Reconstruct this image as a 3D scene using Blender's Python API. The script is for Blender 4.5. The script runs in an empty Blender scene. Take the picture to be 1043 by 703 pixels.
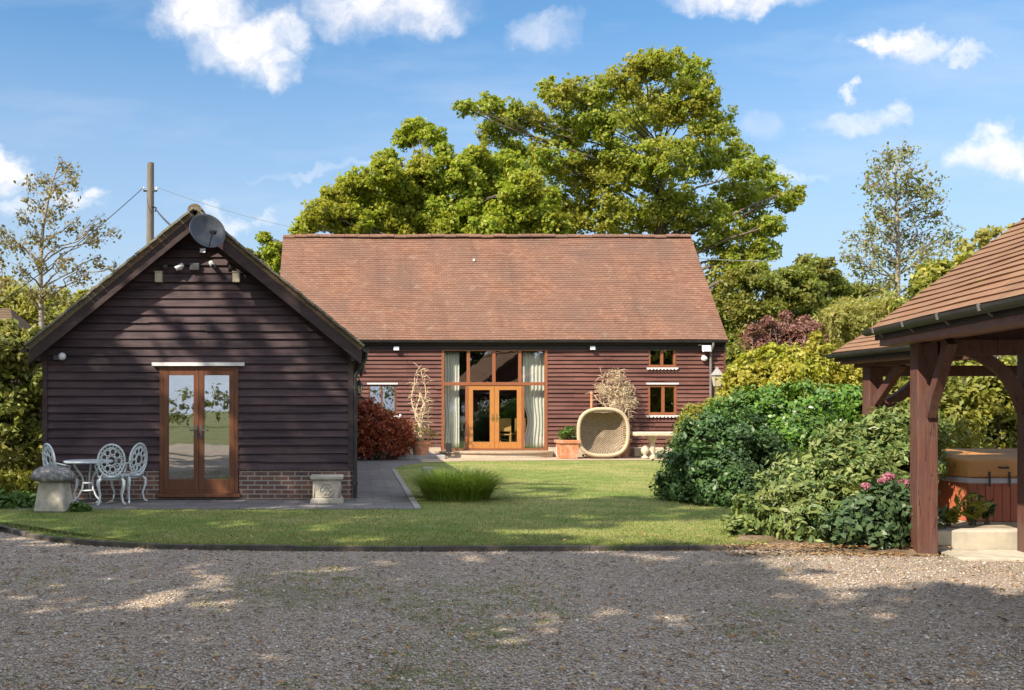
import bpy, math, random
import numpy as np
from mathutils import Vector, Matrix

random.seed(7)
rng = np.random.default_rng(11)
scene = bpy.context.scene
col = scene.collection
R = math.radians

# ------------------------------------------------------------------ camera
FPX, CX0, CY0, EYE = 990.0, 362.0, 415.0, 1.6          # photograph: focal length and vanishing point in pixels, eye height
cam = bpy.data.cameras.new('camera')
cam_o = bpy.data.objects.new('camera', cam); col.objects.link(cam_o)
cam.sensor_width = 36.0
cam.lens = 36.0 * FPX / 1043.0
cam.shift_x = (521.5 - CX0) / 1043.0
cam.shift_y = (CY0 - 351.5) / 1043.0
cam.clip_end = 2000
cam_o.location = (0, 0, EYE)
cam_o.rotation_euler = (R(90), 0, 0)
scene.camera = cam_o

# ------------------------------------------------------------------ light
SUN_AZ, SUN_EL = 50.0, 40.0                             # behind the viewer, to the left
tosun = Vector((-math.sin(R(SUN_AZ)) * math.cos(R(SUN_EL)), -math.cos(R(SUN_AZ)) * math.cos(R(SUN_EL)), math.sin(R(SUN_EL))))
sl = bpy.data.lights.new('sun', 'SUN'); sl.energy = 5.0; sl.angle = R(0.5); sl.color = (1.0, 0.89, 0.74)
so = bpy.data.objects.new('sun', sl); col.objects.link(so)
so.rotation_euler = tosun.to_track_quat('Z', 'Y').to_euler()
so.location = (-40, -35, 45)
SKY_STRENGTH = 0.15
EXPOSURE = 0.78

scene.view_settings.view_transform = 'Standard'
scene.view_settings.look = 'None'
scene.view_settings.exposure = EXPOSURE
scene.view_settings.gamma = 1.0
scene.view_settings.use_curve_mapping = False
scene.cycles.max_bounces = 8
scene.cycles.transparent_max_bounces = 12
scene.cycles.caustics_reflective = False
scene.cycles.caustics_refractive = False
try:
    scene.cycles.use_denoising = True
except Exception:
    pass

def N(nt, t, **kw):
    n = nt.nodes.new(t)
    for k, v in kw.items():
        setattr(n, k, v)
    return n

class NB:
    """tiny node-tree helper"""
    def __init__(s, nt): s.nt = nt
    def link(s, a, b): s.nt.links.new(a, b)
    def _set(s, sock, v):
        if hasattr(v, 'node'): s.link(v, sock)
        elif v is not None: sock.default_value = v
    def math(s, op, a, b=0.0, c=None, clamp=False):
        n = N(s.nt, 'ShaderNodeMath', operation=op, use_clamp=clamp)
        s._set(n.inputs[0], a); s._set(n.inputs[1], b)
        if c is not None: s._set(n.inputs[2], c)
        return n.outputs[0]
    def vmath(s, op, a, b=None, out=0):
        n = N(s.nt, 'ShaderNodeVectorMath', operation=op)
        s._set(n.inputs[0], a)
        if b is not None: s._set(n.inputs[1], b)
        return n.outputs[out]
    def scale(s, a, k):
        n = N(s.nt, 'ShaderNodeVectorMath', operation='SCALE')
        s._set(n.inputs[0], a); s._set(n.inputs['Scale'], k)
        return n.outputs[0]
    def noise(s, vec, scale, detail=4, rough=0.55, dist=0.0, out=0):
        n = N(s.nt, 'ShaderNodeTexNoise')
        if vec is not None: s.link(vec, n.inputs['Vector'])
        n.inputs['Scale'].default_value = scale; n.inputs['Detail'].default_value = detail
        n.inputs['Roughness'].default_value = rough; n.inputs['Distortion'].default_value = dist
        return n.outputs[out]
    def mix(s, fac, a, b, blend='MIX'):
        n = N(s.nt, 'ShaderNodeMix', data_type='RGBA', blend_type=blend)
        s._set(n.inputs[0], fac)
        s._set(n.inputs[6], a if hasattr(a, 'node') else c4(a)); s._set(n.inputs[7], b if hasattr(b, 'node') else c4(b))
        return n.outputs[2]
    def ramp(s, fac, stops, interp='LINEAR'):
        n = N(s.nt, 'ShaderNodeValToRGB'); r = n.color_ramp; r.interpolation = interp
        while len(r.elements) < len(stops): r.elements.new(0.5)
        for e, (p, c) in zip(r.elements, stops):
            e.position = p; e.color = c4(c)
        s._set(n.inputs[0], fac)
        return n.outputs[0]
    def rng(s, v, a, b, c=0.0, d=1.0, interp='LINEAR'):
        n = N(s.nt, 'ShaderNodeMapRange', interpolation_type=interp)
        s._set(n.inputs[0], v)
        for i, k in enumerate((a, b, c, d)): s._set(n.inputs[1 + i], k)
        return n.outputs[0]
    def coord(s, which='Object'):
        return N(s.nt, 'ShaderNodeTexCoord').outputs[which]
    def mapping(s, vec, scale=(1, 1, 1), loc=(0, 0, 0), rot=(0, 0, 0)):
        n = N(s.nt, 'ShaderNodeMapping'); s.link(vec, n.inputs[0])
        n.inputs['Scale'].default_value = scale; n.inputs['Location'].default_value = loc; n.inputs['Rotation'].default_value = rot
        return n.outputs[0]
    def bump(s, h, strength=0.4, dist=0.01):
        n = N(s.nt, 'ShaderNodeBump'); s.link(h, n.inputs['Height'])
        n.inputs['Strength'].default_value = strength; n.inputs['Distance'].default_value = dist
        return n.outputs[0]

def c4(c):
    if isinstance(c, (int, float)): return (c, c, c, 1)
    return (c[0], c[1], c[2], 1) if len(c) == 3 else c

# ------------------------------------------------------------------ sky with clouds at infinity
world = bpy.data.worlds.new('World'); scene.world = world
world.use_nodes = True
wt = world.node_tree; wt.nodes.clear(); b = NB(wt)
sky = N(wt, 'ShaderNodeTexSky'); sky.sky_type = 'NISHITA'; sky.sun_disc = False
sky.sun_elevation = R(SUN_EL); sky.sun_rotation = R(180 + SUN_AZ)
sky.altitude = 50; sky.air_density = 1.0; sky.dust_density = 1.6; sky.ozone_density = 1.6
d = b.coord('Generated')
sx = N(wt, 'ShaderNodeSeparateXYZ'); b.link(d, sx.inputs[0])
yy = b.math('MAXIMUM', sx.outputs[1], 0.02)
cx = N(wt, 'ShaderNodeCombineXYZ')
b.link(b.math('DIVIDE', sx.outputs[0], yy), cx.inputs[0]); b.link(b.math('DIVIDE', sx.outputs[2], yy), cx.inputs[1])
p0 = cx.outputs[0]
warp = b.vmath('SUBTRACT', b.noise(p0, 16, 6, 0.62, out=1), (0.5, 0.5, 0.5))
p1 = b.vmath('ADD', p0, b.scale(warp, 0.085))
clouds = [  # direction (u, v), half size, strength, how much of it is shaded underneath
    (-0.155, 0.405, 0.060, 0.042, 1.0, 0.25), (-0.112, 0.372, 0.062, 0.040, 1.05, 0.30), (-0.080, 0.352, 0.030, 0.022, 0.9, 0.4), (-0.075, 0.385, 0.035, 0.03, .8, .2),
    (0.030, 0.410, 0.095, 0.036, 0.85, 1.0), (0.075, 0.398, 0.042, 0.024, 0.8, 0.7),
    (0.195, 0.386, 0.040, 0.022, 0.38, 0.3), (0.400, 0.420, 0.090, 0.016, 0.8, 0.6),
    (0.560, 0.372, 0.060, 0.020, 0.95, 0.5), (0.578, 0.383, 0.022, 0.016, 0.8, 0.3), (0.625, 0.361, 0.034, 0.012, 0.6, .4), (0.516, 0.371, 0.014, 0.010, .8, .4),
    (0.508, 0.333, 0.012, 0.008, 0.6, 0.4),
    (0.520, 0.300, 0.060, 0.018, 0.5, 0.4), (0.560, 0.310, 0.02, 0.014, .5, .3),
    (0.655, 0.263, 0.052, 0.026, 1.05, 0.55), (0.700, 0.250, 0.030, 0.020, 0.9, 0.5),
    (-0.362, 0.245, 0.030, 0.024, 0.95, 0.4), (-0.290, 0.222, 0.045, 0.013, 0.6, 0.5), (-0.262, 0.230, 0.016, 0.010, .6, .4),
    (-0.135, 0.198, 0.034, 0.014, 0.5, 0.4), (-0.148, 0.211, .014, .010, .5, .3), (-0.09, 0.200, 0.016, 0.008, 0.4, 0.4), (-0.36, 0.212, .03, .012, .5, .5),
    (0.42, 0.238, 0.08, 0.008, 0.35, 0.3), (-0.02, 0.242, 0.10, 0.006, .22, .3), (0.42, .29, .03, .02, .22, .3)]
dens = None; shade = None
for (u, v, ru, rv, st, sh) in clouds:
    q = b.vmath('DIVIDE', b.vmath('SUBTRACT', p1, (u, v, 0)), (ru, rv, 1.0))
    ln = b.vmath('LENGTH', q, out=1)
    m = b.rng(ln, 1.15, 0.25, 0.0, st, 'SMOOTHSTEP')
    sy = N(wt, 'ShaderNodeSeparateXYZ'); b.link(q, sy.inputs[0])
    g = b.math('MULTIPLY', m, b.rng(sy.outputs[1], 0.35, -0.9, 0.0, sh, 'SMOOTHSTEP'))
    dens = m if dens is None else b.math('MAXIMUM', dens, m)
    shade = g if shade is None else b.math('MAXIMUM', shade, g)
detail = b.noise(p1, 34, 6, 0.62)
dens = b.math('MULTIPLY', dens, b.rng(detail, 0.28, 0.60, 0.45, 1.08), clamp=True)
# thin veil everywhere; bright unseen clouds added behind and overhead to fill the shade
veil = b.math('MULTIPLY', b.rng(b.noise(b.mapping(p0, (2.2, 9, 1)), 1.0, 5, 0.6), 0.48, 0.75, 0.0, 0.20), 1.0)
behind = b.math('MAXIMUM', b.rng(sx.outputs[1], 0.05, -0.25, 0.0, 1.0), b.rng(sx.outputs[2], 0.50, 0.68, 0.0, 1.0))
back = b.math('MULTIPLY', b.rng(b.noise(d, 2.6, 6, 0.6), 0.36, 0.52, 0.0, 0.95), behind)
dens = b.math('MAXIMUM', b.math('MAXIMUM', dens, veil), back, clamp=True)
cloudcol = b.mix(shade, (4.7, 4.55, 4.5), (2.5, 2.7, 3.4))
cloudcol = b.mix(behind, cloudcol, (5.3, 5.7, 6.7))  # unseen clouds brightened as added fill for shaded ground and walls
# humid lower air: the blue pales towards the horizon
skyc = b.mix(1.0, sky.outputs[0], (0.48, 0.70, 0.80), 'MULTIPLY')
low = b.rng(sx.outputs[2], 0.36, 0.03, 0.0, 0.80)
skyc = b.mix(low, skyc, (2.5, 2.72, 3.18))
bg = N(wt, 'ShaderNodeBackground'); bg.inputs['Strength'].default_value = SKY_STRENGTH
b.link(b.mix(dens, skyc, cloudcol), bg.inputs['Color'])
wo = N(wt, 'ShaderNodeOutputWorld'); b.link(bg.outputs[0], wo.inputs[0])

# ------------------------------------------------------------------ placing: a pixel of the photograph and a distance give a point
def P(px, py, Y): return Vector(((px - CX0) * Y / FPX, Y, EYE - (py - CY0) * Y / FPX))
def G(px, py):
    Y = EYE * FPX / (py - CY0); return Vector(((px - CX0) * Y / FPX, Y, 0))

# ------------------------------------------------------------------ materials
def new_mat(name):
    m = bpy.data.materials.new(name); m.use_nodes = True
    nt = m.node_tree; nb = NB(nt); bs = nt.nodes['Principled BSDF']
    return m, nb, bs

def rough_mat(name, c1, c2, scale=8, rough=0.7, bump=0.3, bdist=0.005, coord='Object', stretch=(1, 1, 1), spec=0.3, metallic=0.0, c3=None, s3=1.5, sheen=None):
    m, nb, bs = new_mat(name)
    v = nb.mapping(nb.coord(coord), stretch)
    n = nb.noise(v, scale, 6, 0.62)
    c = nb.mix(nb.rng(n, 0.32, 0.68), c1, c2)
    if c3 is not None:
        n3 = nb.noise(v, s3, 5, 0.6)
        c = nb.mix(nb.rng(n3, 0.50, 0.68), c, c3)
    nb.link(c, bs.inputs['Base Color'])
    bs.inputs['Roughness'].default_value = rough; bs.inputs['Specular IOR Level'].default_value = spec
    bs.inputs['Metallic'].default_value = metallic
    if bump: nb.link(nb.bump(nb.noise(v, scale * 3, 5, 0.6), bump, bdist), bs.inputs['Normal'])
    return m

def board_mat(name, ca, cb, cc, row=0.13):
    """stained weatherboards: each board its own tone, grain and weathering along it"""
    m, nb, bs = new_mat(name)
    uv = nb.coord('UV')
    br = N(nb.nt, 'ShaderNodeTexBrick'); nb.link(uv, br.inputs['Vector'])
    br.inputs['Scale'].default_value = 1.0; br.inputs['Brick Width'].default_value = 2.6; br.inputs['Row Height'].default_value = row
    br.inputs['Mortar Size'].default_value = 0.004; br.inputs['Mortar Smooth'].default_value = 0.3; br.inputs['Mortar'].default_value = c4(0.5); br.inputs['Color1'].default_value = c4(0.0); br.inputs['Color2'].default_value = c4(1.0)
    br.offset = 0.37
    g = nb.noise(nb.mapping(uv, (1.2, 55, 1)), 1.0, 6, 0.65)
    w = nb.noise(nb.mapping(uv, (0.5, 1.4, 1)), 1.6, 5, 0.6)
    st = nb.noise(nb.mapping(uv, (3.5, 7.0, 1)), 1.0, 5, 0.7)
    c = nb.mix(br.outputs[0], ca, cb)
    c = nb.mix(nb.rng(g, 0.40, 0.78, 0.0, 0.70), c, cc)
    c = nb.mix(nb.rng(w, 0.42, 0.7, 0.0, 0.45), c, (cc[0] * 1.25, cc[1] * 1.25, cc[2] * 1.25))
    c = nb.mix(nb.rng(st, 0.55, 0.8, 0.0, 0.6), c, (ca[0] * 0.55, ca[1] * 0.55, ca[2] * 0.6))
    c = nb.mix(nb.math('MULTIPLY', br.outputs['Fac'], .85), c, (.012, .009, .009))
    nb.link(c, bs.inputs['Base Color'])
    bs.inputs['Roughness'].default_value = 0.62; bs.inputs['Specular IOR Level'].default_value = 0.3
    nb.link(nb.bump(g, 0.35, 0.004), bs.inputs['Normal'])
    return m

def tile_mat(name, ca, cb, cc, lichen, tw=0.165, th=0.1):
    m, nb, bs = new_mat(name)
    uv = nb.coord('UV')
    br = N(nb.nt, 'ShaderNodeTexBrick'); nb.link(uv, br.inputs['Vector'])
    br.inputs['Scale'].default_value = 1.0; br.inputs['Brick Width'].default_value = tw; br.inputs['Row Height'].default_value = th
    br.inputs['Mortar Size'].default_value = 0.004; br.inputs['Mortar Smooth'].default_value = 0.2
    br.inputs['Color1'].default_value = c4(0.0); br.inputs['Color2'].default_value = c4(1.0); br.inputs['Mortar'].default_value = c4(0.5)
    big = nb.noise(uv, 0.55, 5, 0.6)
    mid = nb.noise(uv, 2.6, 6, 0.66)
    fine = nb.noise(uv, 26, 4, 0.6)
    c = nb.mix(nb.math('ADD', nb.math('MULTIPLY', br.outputs[0], 0.75), nb.rng(fine, .3, .7, -.1, .3), clamp=True), ca, cb)
    c = nb.mix(nb.rng(big, 0.38, 0.62, 0.0, 0.9), c, cc)
    streak = nb.noise(nb.mapping(uv, (1.6, .22, 1)), 1.0, 5, .65)
    c = nb.mix(nb.rng(streak, 0.52, 0.72, 0.0, 0.5), c, (cc[0] * .62, cc[1] * .62, cc[2] * .6))
    c = nb.mix(nb.rng(mid, 0.56, 0.74, 0.0, 0.55), c, lichen)
    c = nb.mix(nb.math('MULTIPLY', br.outputs['Fac'], 0.7), c, (ca[0] * 0.3, ca[1] * 0.3, ca[2] * 0.3))
    nb.link(c, bs.inputs['Base Color'])
    bs.inputs['Roughness'].default_value = 0.85; bs.inputs['Specular IOR Level'].default_value = 0.2
    h = nb.math('SUBTRACT', nb.math('MULTIPLY', fine, 0.3), br.outputs['Fac'])
    nb.link(nb.bump(h, 0.5, 0.006), bs.inputs['Normal'])
    return m

def brick_mat(name, ca, cb, mortar, bw=0.225, bh=0.075):
    m, nb, bs = new_mat(name)
    uv = nb.coord('UV')
    br = N(nb.nt, 'ShaderNodeTexBrick'); nb.link(uv, br.inputs['Vector'])
    br.inputs['Scale'].default_value = 1.0; br.inputs['Brick Width'].default_value = bw; br.inputs['Row Height'].default_value = bh
    br.inputs['Mortar Size'].default_value = 0.011; br.inputs['Mortar Smooth'].default_value = 0.15
    br.inputs['Color1'].default_value = c4(0.0); br.inputs['Color2'].default_value = c4(1.0); br.inputs['Mortar'].default_value = c4(.5)
    n = nb.noise(uv, 9, 6, 0.66)
    c = nb.mix(br.outputs[0], ca, cb)
    c = nb.mix(nb.rng(n, 0.4, 0.75, 0.0, 0.6), c, (cb[0] * .5, cb[1] * .5, cb[2] * .55))
    c = nb.mix(br.outputs['Fac'], c, mortar)
    nb.link(c, bs.inputs['Base Color'])
    bs.inputs['Roughness'].default_value = 0.9; bs.inputs['Specular IOR Level'].default_value = 0.2
    nb.link(nb.bump(nb.math('SUBTRACT', nb.math('MULTIPLY', n, .4), br.outputs['Fac']), 0.7, 0.008), bs.inputs['Normal'])
    return m

def flag_mat(name, ca, cb, mortar, bw=0.6, bh=0.45):
    m, nb, bs = new_mat(name)
    uv = nb.coord('UV')
    wv = nb.vmath('ADD', uv, nb.scale(nb.vmath('SUBTRACT', nb.noise(uv, 3, 3, .5, out=1), (.5, .5, .5)), 0.03))
    br = N(nb.nt, 'ShaderNodeTexBrick'); nb.link(wv, br.inputs['Vector'])
    br.inputs['Scale'].default_value = 1.0; br.inputs['Brick Width'].default_value = bw; br.inputs['Row Height'].default_value = bh
    br.inputs['Mortar Size'].default_value = 0.012; br.inputs['Mortar Smooth'].default_value = 0.3
    br.inputs['Color1'].default_value = c4(0.0); br.inputs['Color2'].default_value = c4(1.0); br.inputs['Mortar'].default_value = c4(.5)
    n = nb.noise(uv, 2.2, 6, 0.66); f = nb.noise(uv, 40, 4, .6)
    c = nb.mix(br.outputs[0], ca, cb)
    c = nb.mix(nb.rng(n, 0.4, 0.72, 0.0, 0.6), c, (ca[0] * .55, ca[1] * .58, ca[2] * .5))
    c = nb.mix(nb.rng(f, 0.45, 0.75, 0.0, 0.35), c, (cb[0] * .6, cb[1] * .6, cb[2] * .6))
    c = nb.mix(br.outputs['Fac'], c, mortar)
    nb.link(c, bs.inputs['Base Color'])
    bs.inputs['Roughness'].default_value = 0.9; bs.inputs['Specular IOR Level'].default_value = 0.2
    nb.link(nb.bump(nb.math('SUBTRACT', nb.math('MULTIPLY', n, .5), br.outputs['Fac']), 0.6, 0.01), bs.inputs['Normal'])
    return m

def leaf_mat(name, stops, trans=0.3, clump=1.2, alt=None, rough=0.5):
    m, nb, bs = new_mat(name)
    r = N(nb.nt, 'ShaderNodeNewGeometry').outputs['Random Per Island']
    k = len(stops) - 1
    c = nb.ramp(r, [(i / k, s) for i, s in enumerate(stops)])
    if alt is not None:
        c = nb.mix(nb.rng(nb.noise(nb.coord('Object'), clump, 3, 0.5), 0.46, 0.62, 0.0, 0.75), c, alt)
    nb.link(c, bs.inputs['Base Color'])
    bs.inputs['Roughness'].default_value = rough; bs.inputs['Specular IOR Level'].default_value = 0.35
    tr = N(nb.nt, 'ShaderNodeBsdfTranslucent')
    nb.link(nb.mix(1.0, c, (1.25, 1.2, 0.55), 'MULTIPLY'), tr.inputs['Color'])
    mx = N(nb.nt, 'ShaderNodeMixShader'); mx.inputs[0].default_value = trans
    nb.link(bs.outputs[0], mx.inputs[1]); nb.link(tr.outputs[0], mx.inputs[2])
    nb.link(mx.outputs[0], nb.nt.nodes['Material Output'].inputs['Surface'])
    return m

def glass_mat(name, base_refl, tint=(0.75, 0.8, 0.8), wav=0.4):
    m, nb, bs = new_mat(name)
    nb.nt.nodes.remove(bs)
    tr = N(nb.nt, 'ShaderNodeBsdfTransparent'); tr.inputs[0].default_value = c4(tint)
    gl = N(nb.nt, 'ShaderNodeBsdfGlossy'); gl.inputs['Roughness'].default_value = 0.01; gl.inputs[0].default_value = c4((.95, .97, 1))
    bm = nb.bump(nb.noise(nb.coord('Object'), 1.6, 2, .5), wav, 0.01)
    nb.link(bm, gl.inputs['Normal'])
    lw = N(nb.nt, 'ShaderNodeLayerWeight'); lw.inputs[0].default_value = .5
    f = nb.math('ADD', nb.math('MULTIPLY', nb.math('POWER', lw.outputs['Facing'], 5.0), 1 - base_refl), base_refl, clamp=True)
    mx = N(nb.nt, 'ShaderNodeMixShader'); nb.link(f, mx.inputs[0])
    nb.link(tr.outputs[0], mx.inputs[1]); nb.link(gl.outputs[0], mx.inputs[2])
    nb.link(mx.outputs[0], nb.nt.nodes['Material Output'].inputs['Surface'])
    return m

M = {}
M['annex_board'] = board_mat('annex weatherboard', (0.014, 0.009, 0.013), (0.040, 0.023, 0.029), (0.130, 0.077, 0.074), .137)
M['barn_board'] = board_mat('barn weatherboard', (0.080, 0.029, 0.022), (0.138, 0.053, 0.040), (0.185, 0.088, 0.068))
M['barge'] = rough_mat('barge board stain', (0.032, 0.021, 0.022), (0.062, 0.038, 0.036), 5, .6, .2, .004, stretch=(1, 1, 3))
M['fascia'] = rough_mat('black fascia', (0.022, 0.018, 0.018), (0.034, 0.027, 0.026), 6, .55, .15, .003)
M['gutter'] = rough_mat('gutter plastic', (0.022, 0.022, 0.024), (0.045, 0.043, 0.042), 5, .42, .1, .002, spec=.4)
M['gutter_grey'] = rough_mat('weathered gutter', (0.13, 0.12, 0.115), (0.20, 0.185, 0.175), 5, .5, .1, .002, spec=.4)
M['barn_tile'] = tile_mat('barn clay tiles', (0.180, 0.086, 0.055), (0.262, 0.142, 0.092), (0.165, 0.098, 0.072), (0.31, 0.220, 0.150))
M['annex_tile'] = tile_mat('annex mossy tiles', (0.16, 0.095, 0.06), (0.22, 0.14, 0.09), (0.15, 0.13, 0.085), (0.24, 0.22, 0.14))
M['shed_tile'] = tile_mat('shelter tiles', (0.215, 0.112, 0.062), (0.290, 0.165, 0.098), (0.205, 0.120, 0.072), (0.31, 0.245, 0.09), 0.2, 0.13)
M['brick'] = brick_mat('old bricks', (0.25, 0.125, 0.085), (0.135, 0.085, 0.075), (0.34, 0.30, 0.25))
M['pale_brick'] = brick_mat('cream painted brick', (0.58, 0.49, 0.38), (0.50, 0.40, 0.30), (0.48, 0.40, 0.31))
M['oak'] = rough_mat('golden oak joinery', (0.36, 0.145, 0.035), (0.46, 0.20, 0.055), 5, .45, .15, .003, stretch=(6, 6, 1), spec=.4)
M['oak_dark'] = rough_mat('brown oak joinery', (0.115, 0.042, 0.019), (0.170, 0.064, 0.029), 5, .45, .15, .003, stretch=(6, 6, 1), spec=.4)
M['oak_red'] = rough_mat('red oak frame', (0.22, 0.075, 0.032), (0.29, 0.105, 0.045), 5, .5, .15, .003, stretch=(6, 6, 1), spec=.35)
def timber_mat(name, ca, cb, grey):
    m, nb, bs = new_mat(name); o = nb.coord('Object')
    g = nb.noise(nb.mapping(o, (9, 9, .9)), 3, 6, .65); w = nb.noise(o, 1.4, 5, .6); k = nb.noise(nb.mapping(o, (11, 11, .55)), 1.5, 3, .5)
    c = nb.mix(nb.rng(g, .3, .7), ca, cb)
    c = nb.mix(nb.rng(w, .46, .7, 0, .55), c, grey)
    crack = nb.rng(nb.math('ABSOLUTE', nb.math('SUBTRACT', k, .5)), 0.0, .012, 1.0, 0.0)
    c = nb.mix(nb.math('MULTIPLY', crack, .8), c, (.018, .011, .009))
    nb.link(c, bs.inputs['Base Color']); bs.inputs['Roughness'].default_value = .62; bs.inputs['Specular IOR Level'].default_value = .3
    nb.link(nb.bump(nb.math('SUBTRACT', nb.math('MULTIPLY', g, .5), crack), .6, .008), bs.inputs['Normal'])
    return m
M['post'] = timber_mat('stained oak post', (0.085, 0.036, 0.027), (0.145, 0.064, 0.047), (.135, .092, .075))
M['plate'] = rough_mat('stained soffit boards', (0.17, 0.085, 0.068), (0.24, 0.125, 0.10), 4, .55, .25, .004, stretch=(3, 1, 3))
M['white_trim'] = rough_mat('white lead strip', (0.62, 0.60, 0.57), (0.74, 0.72, 0.69), 14, .6, .2, .003)
M['white_plastic'] = rough_mat('white plastic', (0.66, 0.66, 0.65), (0.74, 0.74, 0.73), 5, .4, 0, spec=.5)
M['grey_plastic'] = rough_mat('dark grey plastic', (0.06, 0.065, 0.072), (0.09, 0.095, 0.10), 6, .45, .05, .001, spec=.45)
M['dish'] = rough_mat('dish grey paint', (0.040, 0.046, 0.056), (0.068, 0.076, 0.088), 7, .5, .05, .001, spec=.4)
M['beige'] = rough_mat('beige plastic', (0.42, 0.37, 0.27), (0.52, 0.46, 0.34), 10, .6, .1, .002)
M['white_iron'] = rough_mat('white painted cast metal', (0.58, 0.64, 0.64), (0.74, 0.78, 0.77), 16, .45, .2, .002, spec=.45, c3=(.42, .47, .44), s3=5)
M['stone'] = rough_mat('weathered limestone', (0.40, 0.35, 0.27), (0.58, 0.53, 0.43), 9, .9, .6, .01, c3=(.26, .24, .19), s3=4)
M['stone_dark'] = rough_mat('lichened dark stone', (0.12, 0.115, 0.11), (0.22, 0.21, 0.195), 14, .92, .8, .014, c3=(.45, .43, .38), s3=13)
M['stone_grey'] = rough_mat('grey stone', (0.26, 0.25, 0.23), (0.38, 0.36, 0.33), 8, .9, .5, .01)
M['stone_cream'] = rough_mat('cream cast stone', (0.47, 0.40, 0.29), (0.60, 0.52, 0.39), 9, .85, .4, .006)
M['concrete'] = rough_mat('pale concrete', (0.42, 0.38, 0.30), (0.56, 0.50, 0.39), 6, .9, .5, .008, c3=(.25, .22, .16), s3=1.6)
M['terracotta'] = rough_mat('terracotta', (0.44, 0.165, 0.075), (0.56, 0.25, 0.13), 9, .8, .25, .004, c3=(.55, .38, .26), s3=5)
M['bark'] = rough_mat('grey brown bark', (0.085, 0.065, 0.048), (0.17, 0.135, 0.10), 6, .9, .8, .03, stretch=(3, 3, .7))
M['bark_pale'] = rough_mat('pale birch bark', (0.17, 0.145, 0.11), (0.36, 0.32, 0.26), 7, .8, .4, .01, stretch=(1, 1, 4), c3=(.09, .08, .07), s3=3)
M['twig'] = rough_mat('bleached twigs', (0.46, 0.36, 0.23), (0.62, 0.50, 0.33), 9, .85, .3, .004)
M['pole'] = rough_mat('weathered pole', (0.115, 0.098, 0.078), (0.20, 0.172, 0.138), 6, .85, .5, .008, stretch=(6, 6, .5))
M['wire'] = rough_mat('black cable', (0.03, 0.03, 0.033), (0.05, 0.05, 0.052), 6, .5, 0)
M['pale_wire'] = rough_mat('pale cable', (0.35, 0.33, 0.30), (0.45, 0.43, 0.40), 6, .6, 0)
M['wicker'] = None
M['curtain'] = rough_mat('cream curtain cloth', (0.82, 0.79, 0.71), (0.86, 0.83, 0.76), 30, .9, .15, .002)
M['room'] = rough_mat('dark panelling', (0.060, 0.048, 0.038), (0.085, 0.066, 0.050), 3, .9, 0)
M['floor'] = rough_mat('timber floor', (0.16, 0.085, 0.045), (0.22, 0.12, 0.065), 5, .5, .1, .002, stretch=(1, 8, 1))
M['chair_wood'] = rough_mat('honey wood', (0.62, 0.34, 0.10), (0.75, 0.44, 0.15), 5, .5, .1, .002)
M['black_metal'] = rough_mat('black metal', (0.02, 0.02, 0.022), (0.035, 0.035, 0.036), 9, .4, .1, .001, spec=.5)
M['lamp_glass'] = rough_mat('frosted lantern glass', (0.50, 0.42, 0.26), (0.60, 0.50, 0.32), 9, .2, 0, spec=.6)
M['lens'] = rough_mat('lamp lens', (0.55, 0.60, 0.62), (0.65, 0.70, 0.72), 9, .12, 0, spec=.6)
M['brass'] = rough_mat('dull brass', (0.45, 0.33, 0.14), (0.52, 0.40, 0.18), 9, .35, 0, metallic=.9)
M['tub_cover'] = rough_mat('tan vinyl cover', (0.50, 0.225, 0.065), (0.60, 0.29, 0.095), 3, .45, .2, .006, spec=.4)
M['tub_wood'] = rough_mat('red cedar panels', (0.38, 0.10, 0.050), (0.50, 0.16, 0.085), 5, .6, .2, .003, stretch=(6, 6, .6))
M['tub_rim'] = rough_mat('pale acrylic', (0.50, 0.47, 0.52), (0.60, 0.57, 0.60), 6, .35, 0, spec=.5)
M['soil'] = rough_mat('leaf mould and soil', (0.10, 0.066, 0.040), (0.24, 0.16, 0.095), 22, .95, .9, .03, c3=(.33, .235, .15), s3=3)
M['glass_front'] = glass_mat('door glass', 0.42, (.55, .6, .6), .12)
M['glass_barn'] = glass_mat('barn glass', 0.12, (.93, .95, .94), .12)
M['glass_sky'] = glass_mat('window glass', 0.30, (.7, .74, .77), .10)
M['path'] = flag_mat('path flags', (0.17, 0.155, 0.15), (0.235, 0.215, 0.20), (0.13, 0.12, 0.105))
M['patio'] = flag_mat('patio flags', (0.42, 0.32, 0.22), (0.50, 0.39, 0.28), (0.30, 0.24, 0.17), .5, .5)

def wicker_mat():
    m, nb, bs = new_mat('woven wicker')
    uv = nb.coord('UV')
    br = N(nb.nt, 'ShaderNodeTexBrick'); nb.link(uv, br.inputs['Vector'])
    br.inputs['Scale'].default_value = 1.0; br.inputs['Brick Width'].default_value = 0.075; br.inputs['Row Height'].default_value = 0.035
    br.inputs['Mortar Size'].default_value = 0.010; br.inputs['Color1'].default_value = c4((0.40, 0.30, 0.185)); br.inputs['Color2'].default_value = c4((0.54, 0.43, 0.29))
    br.inputs['Mortar'].default_value = c4((0.10, 0.07, 0.045))
    nb.link(br.outputs[0], bs.inputs['Base Color']); bs.inputs['Roughness'].default_value = .7
    nb.link(nb.bump(nb.math('SUBTRACT', 1.0, br.outputs['Fac']), .8, .008), bs.inputs['Normal'])
    return m
M['wicker'] = wicker_mat()
M['wicker_rim'] = rough_mat('pale bound cane', (0.38, 0.30, 0.195), (0.54, 0.44, 0.30), 28, .7, .5, .006)

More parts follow.
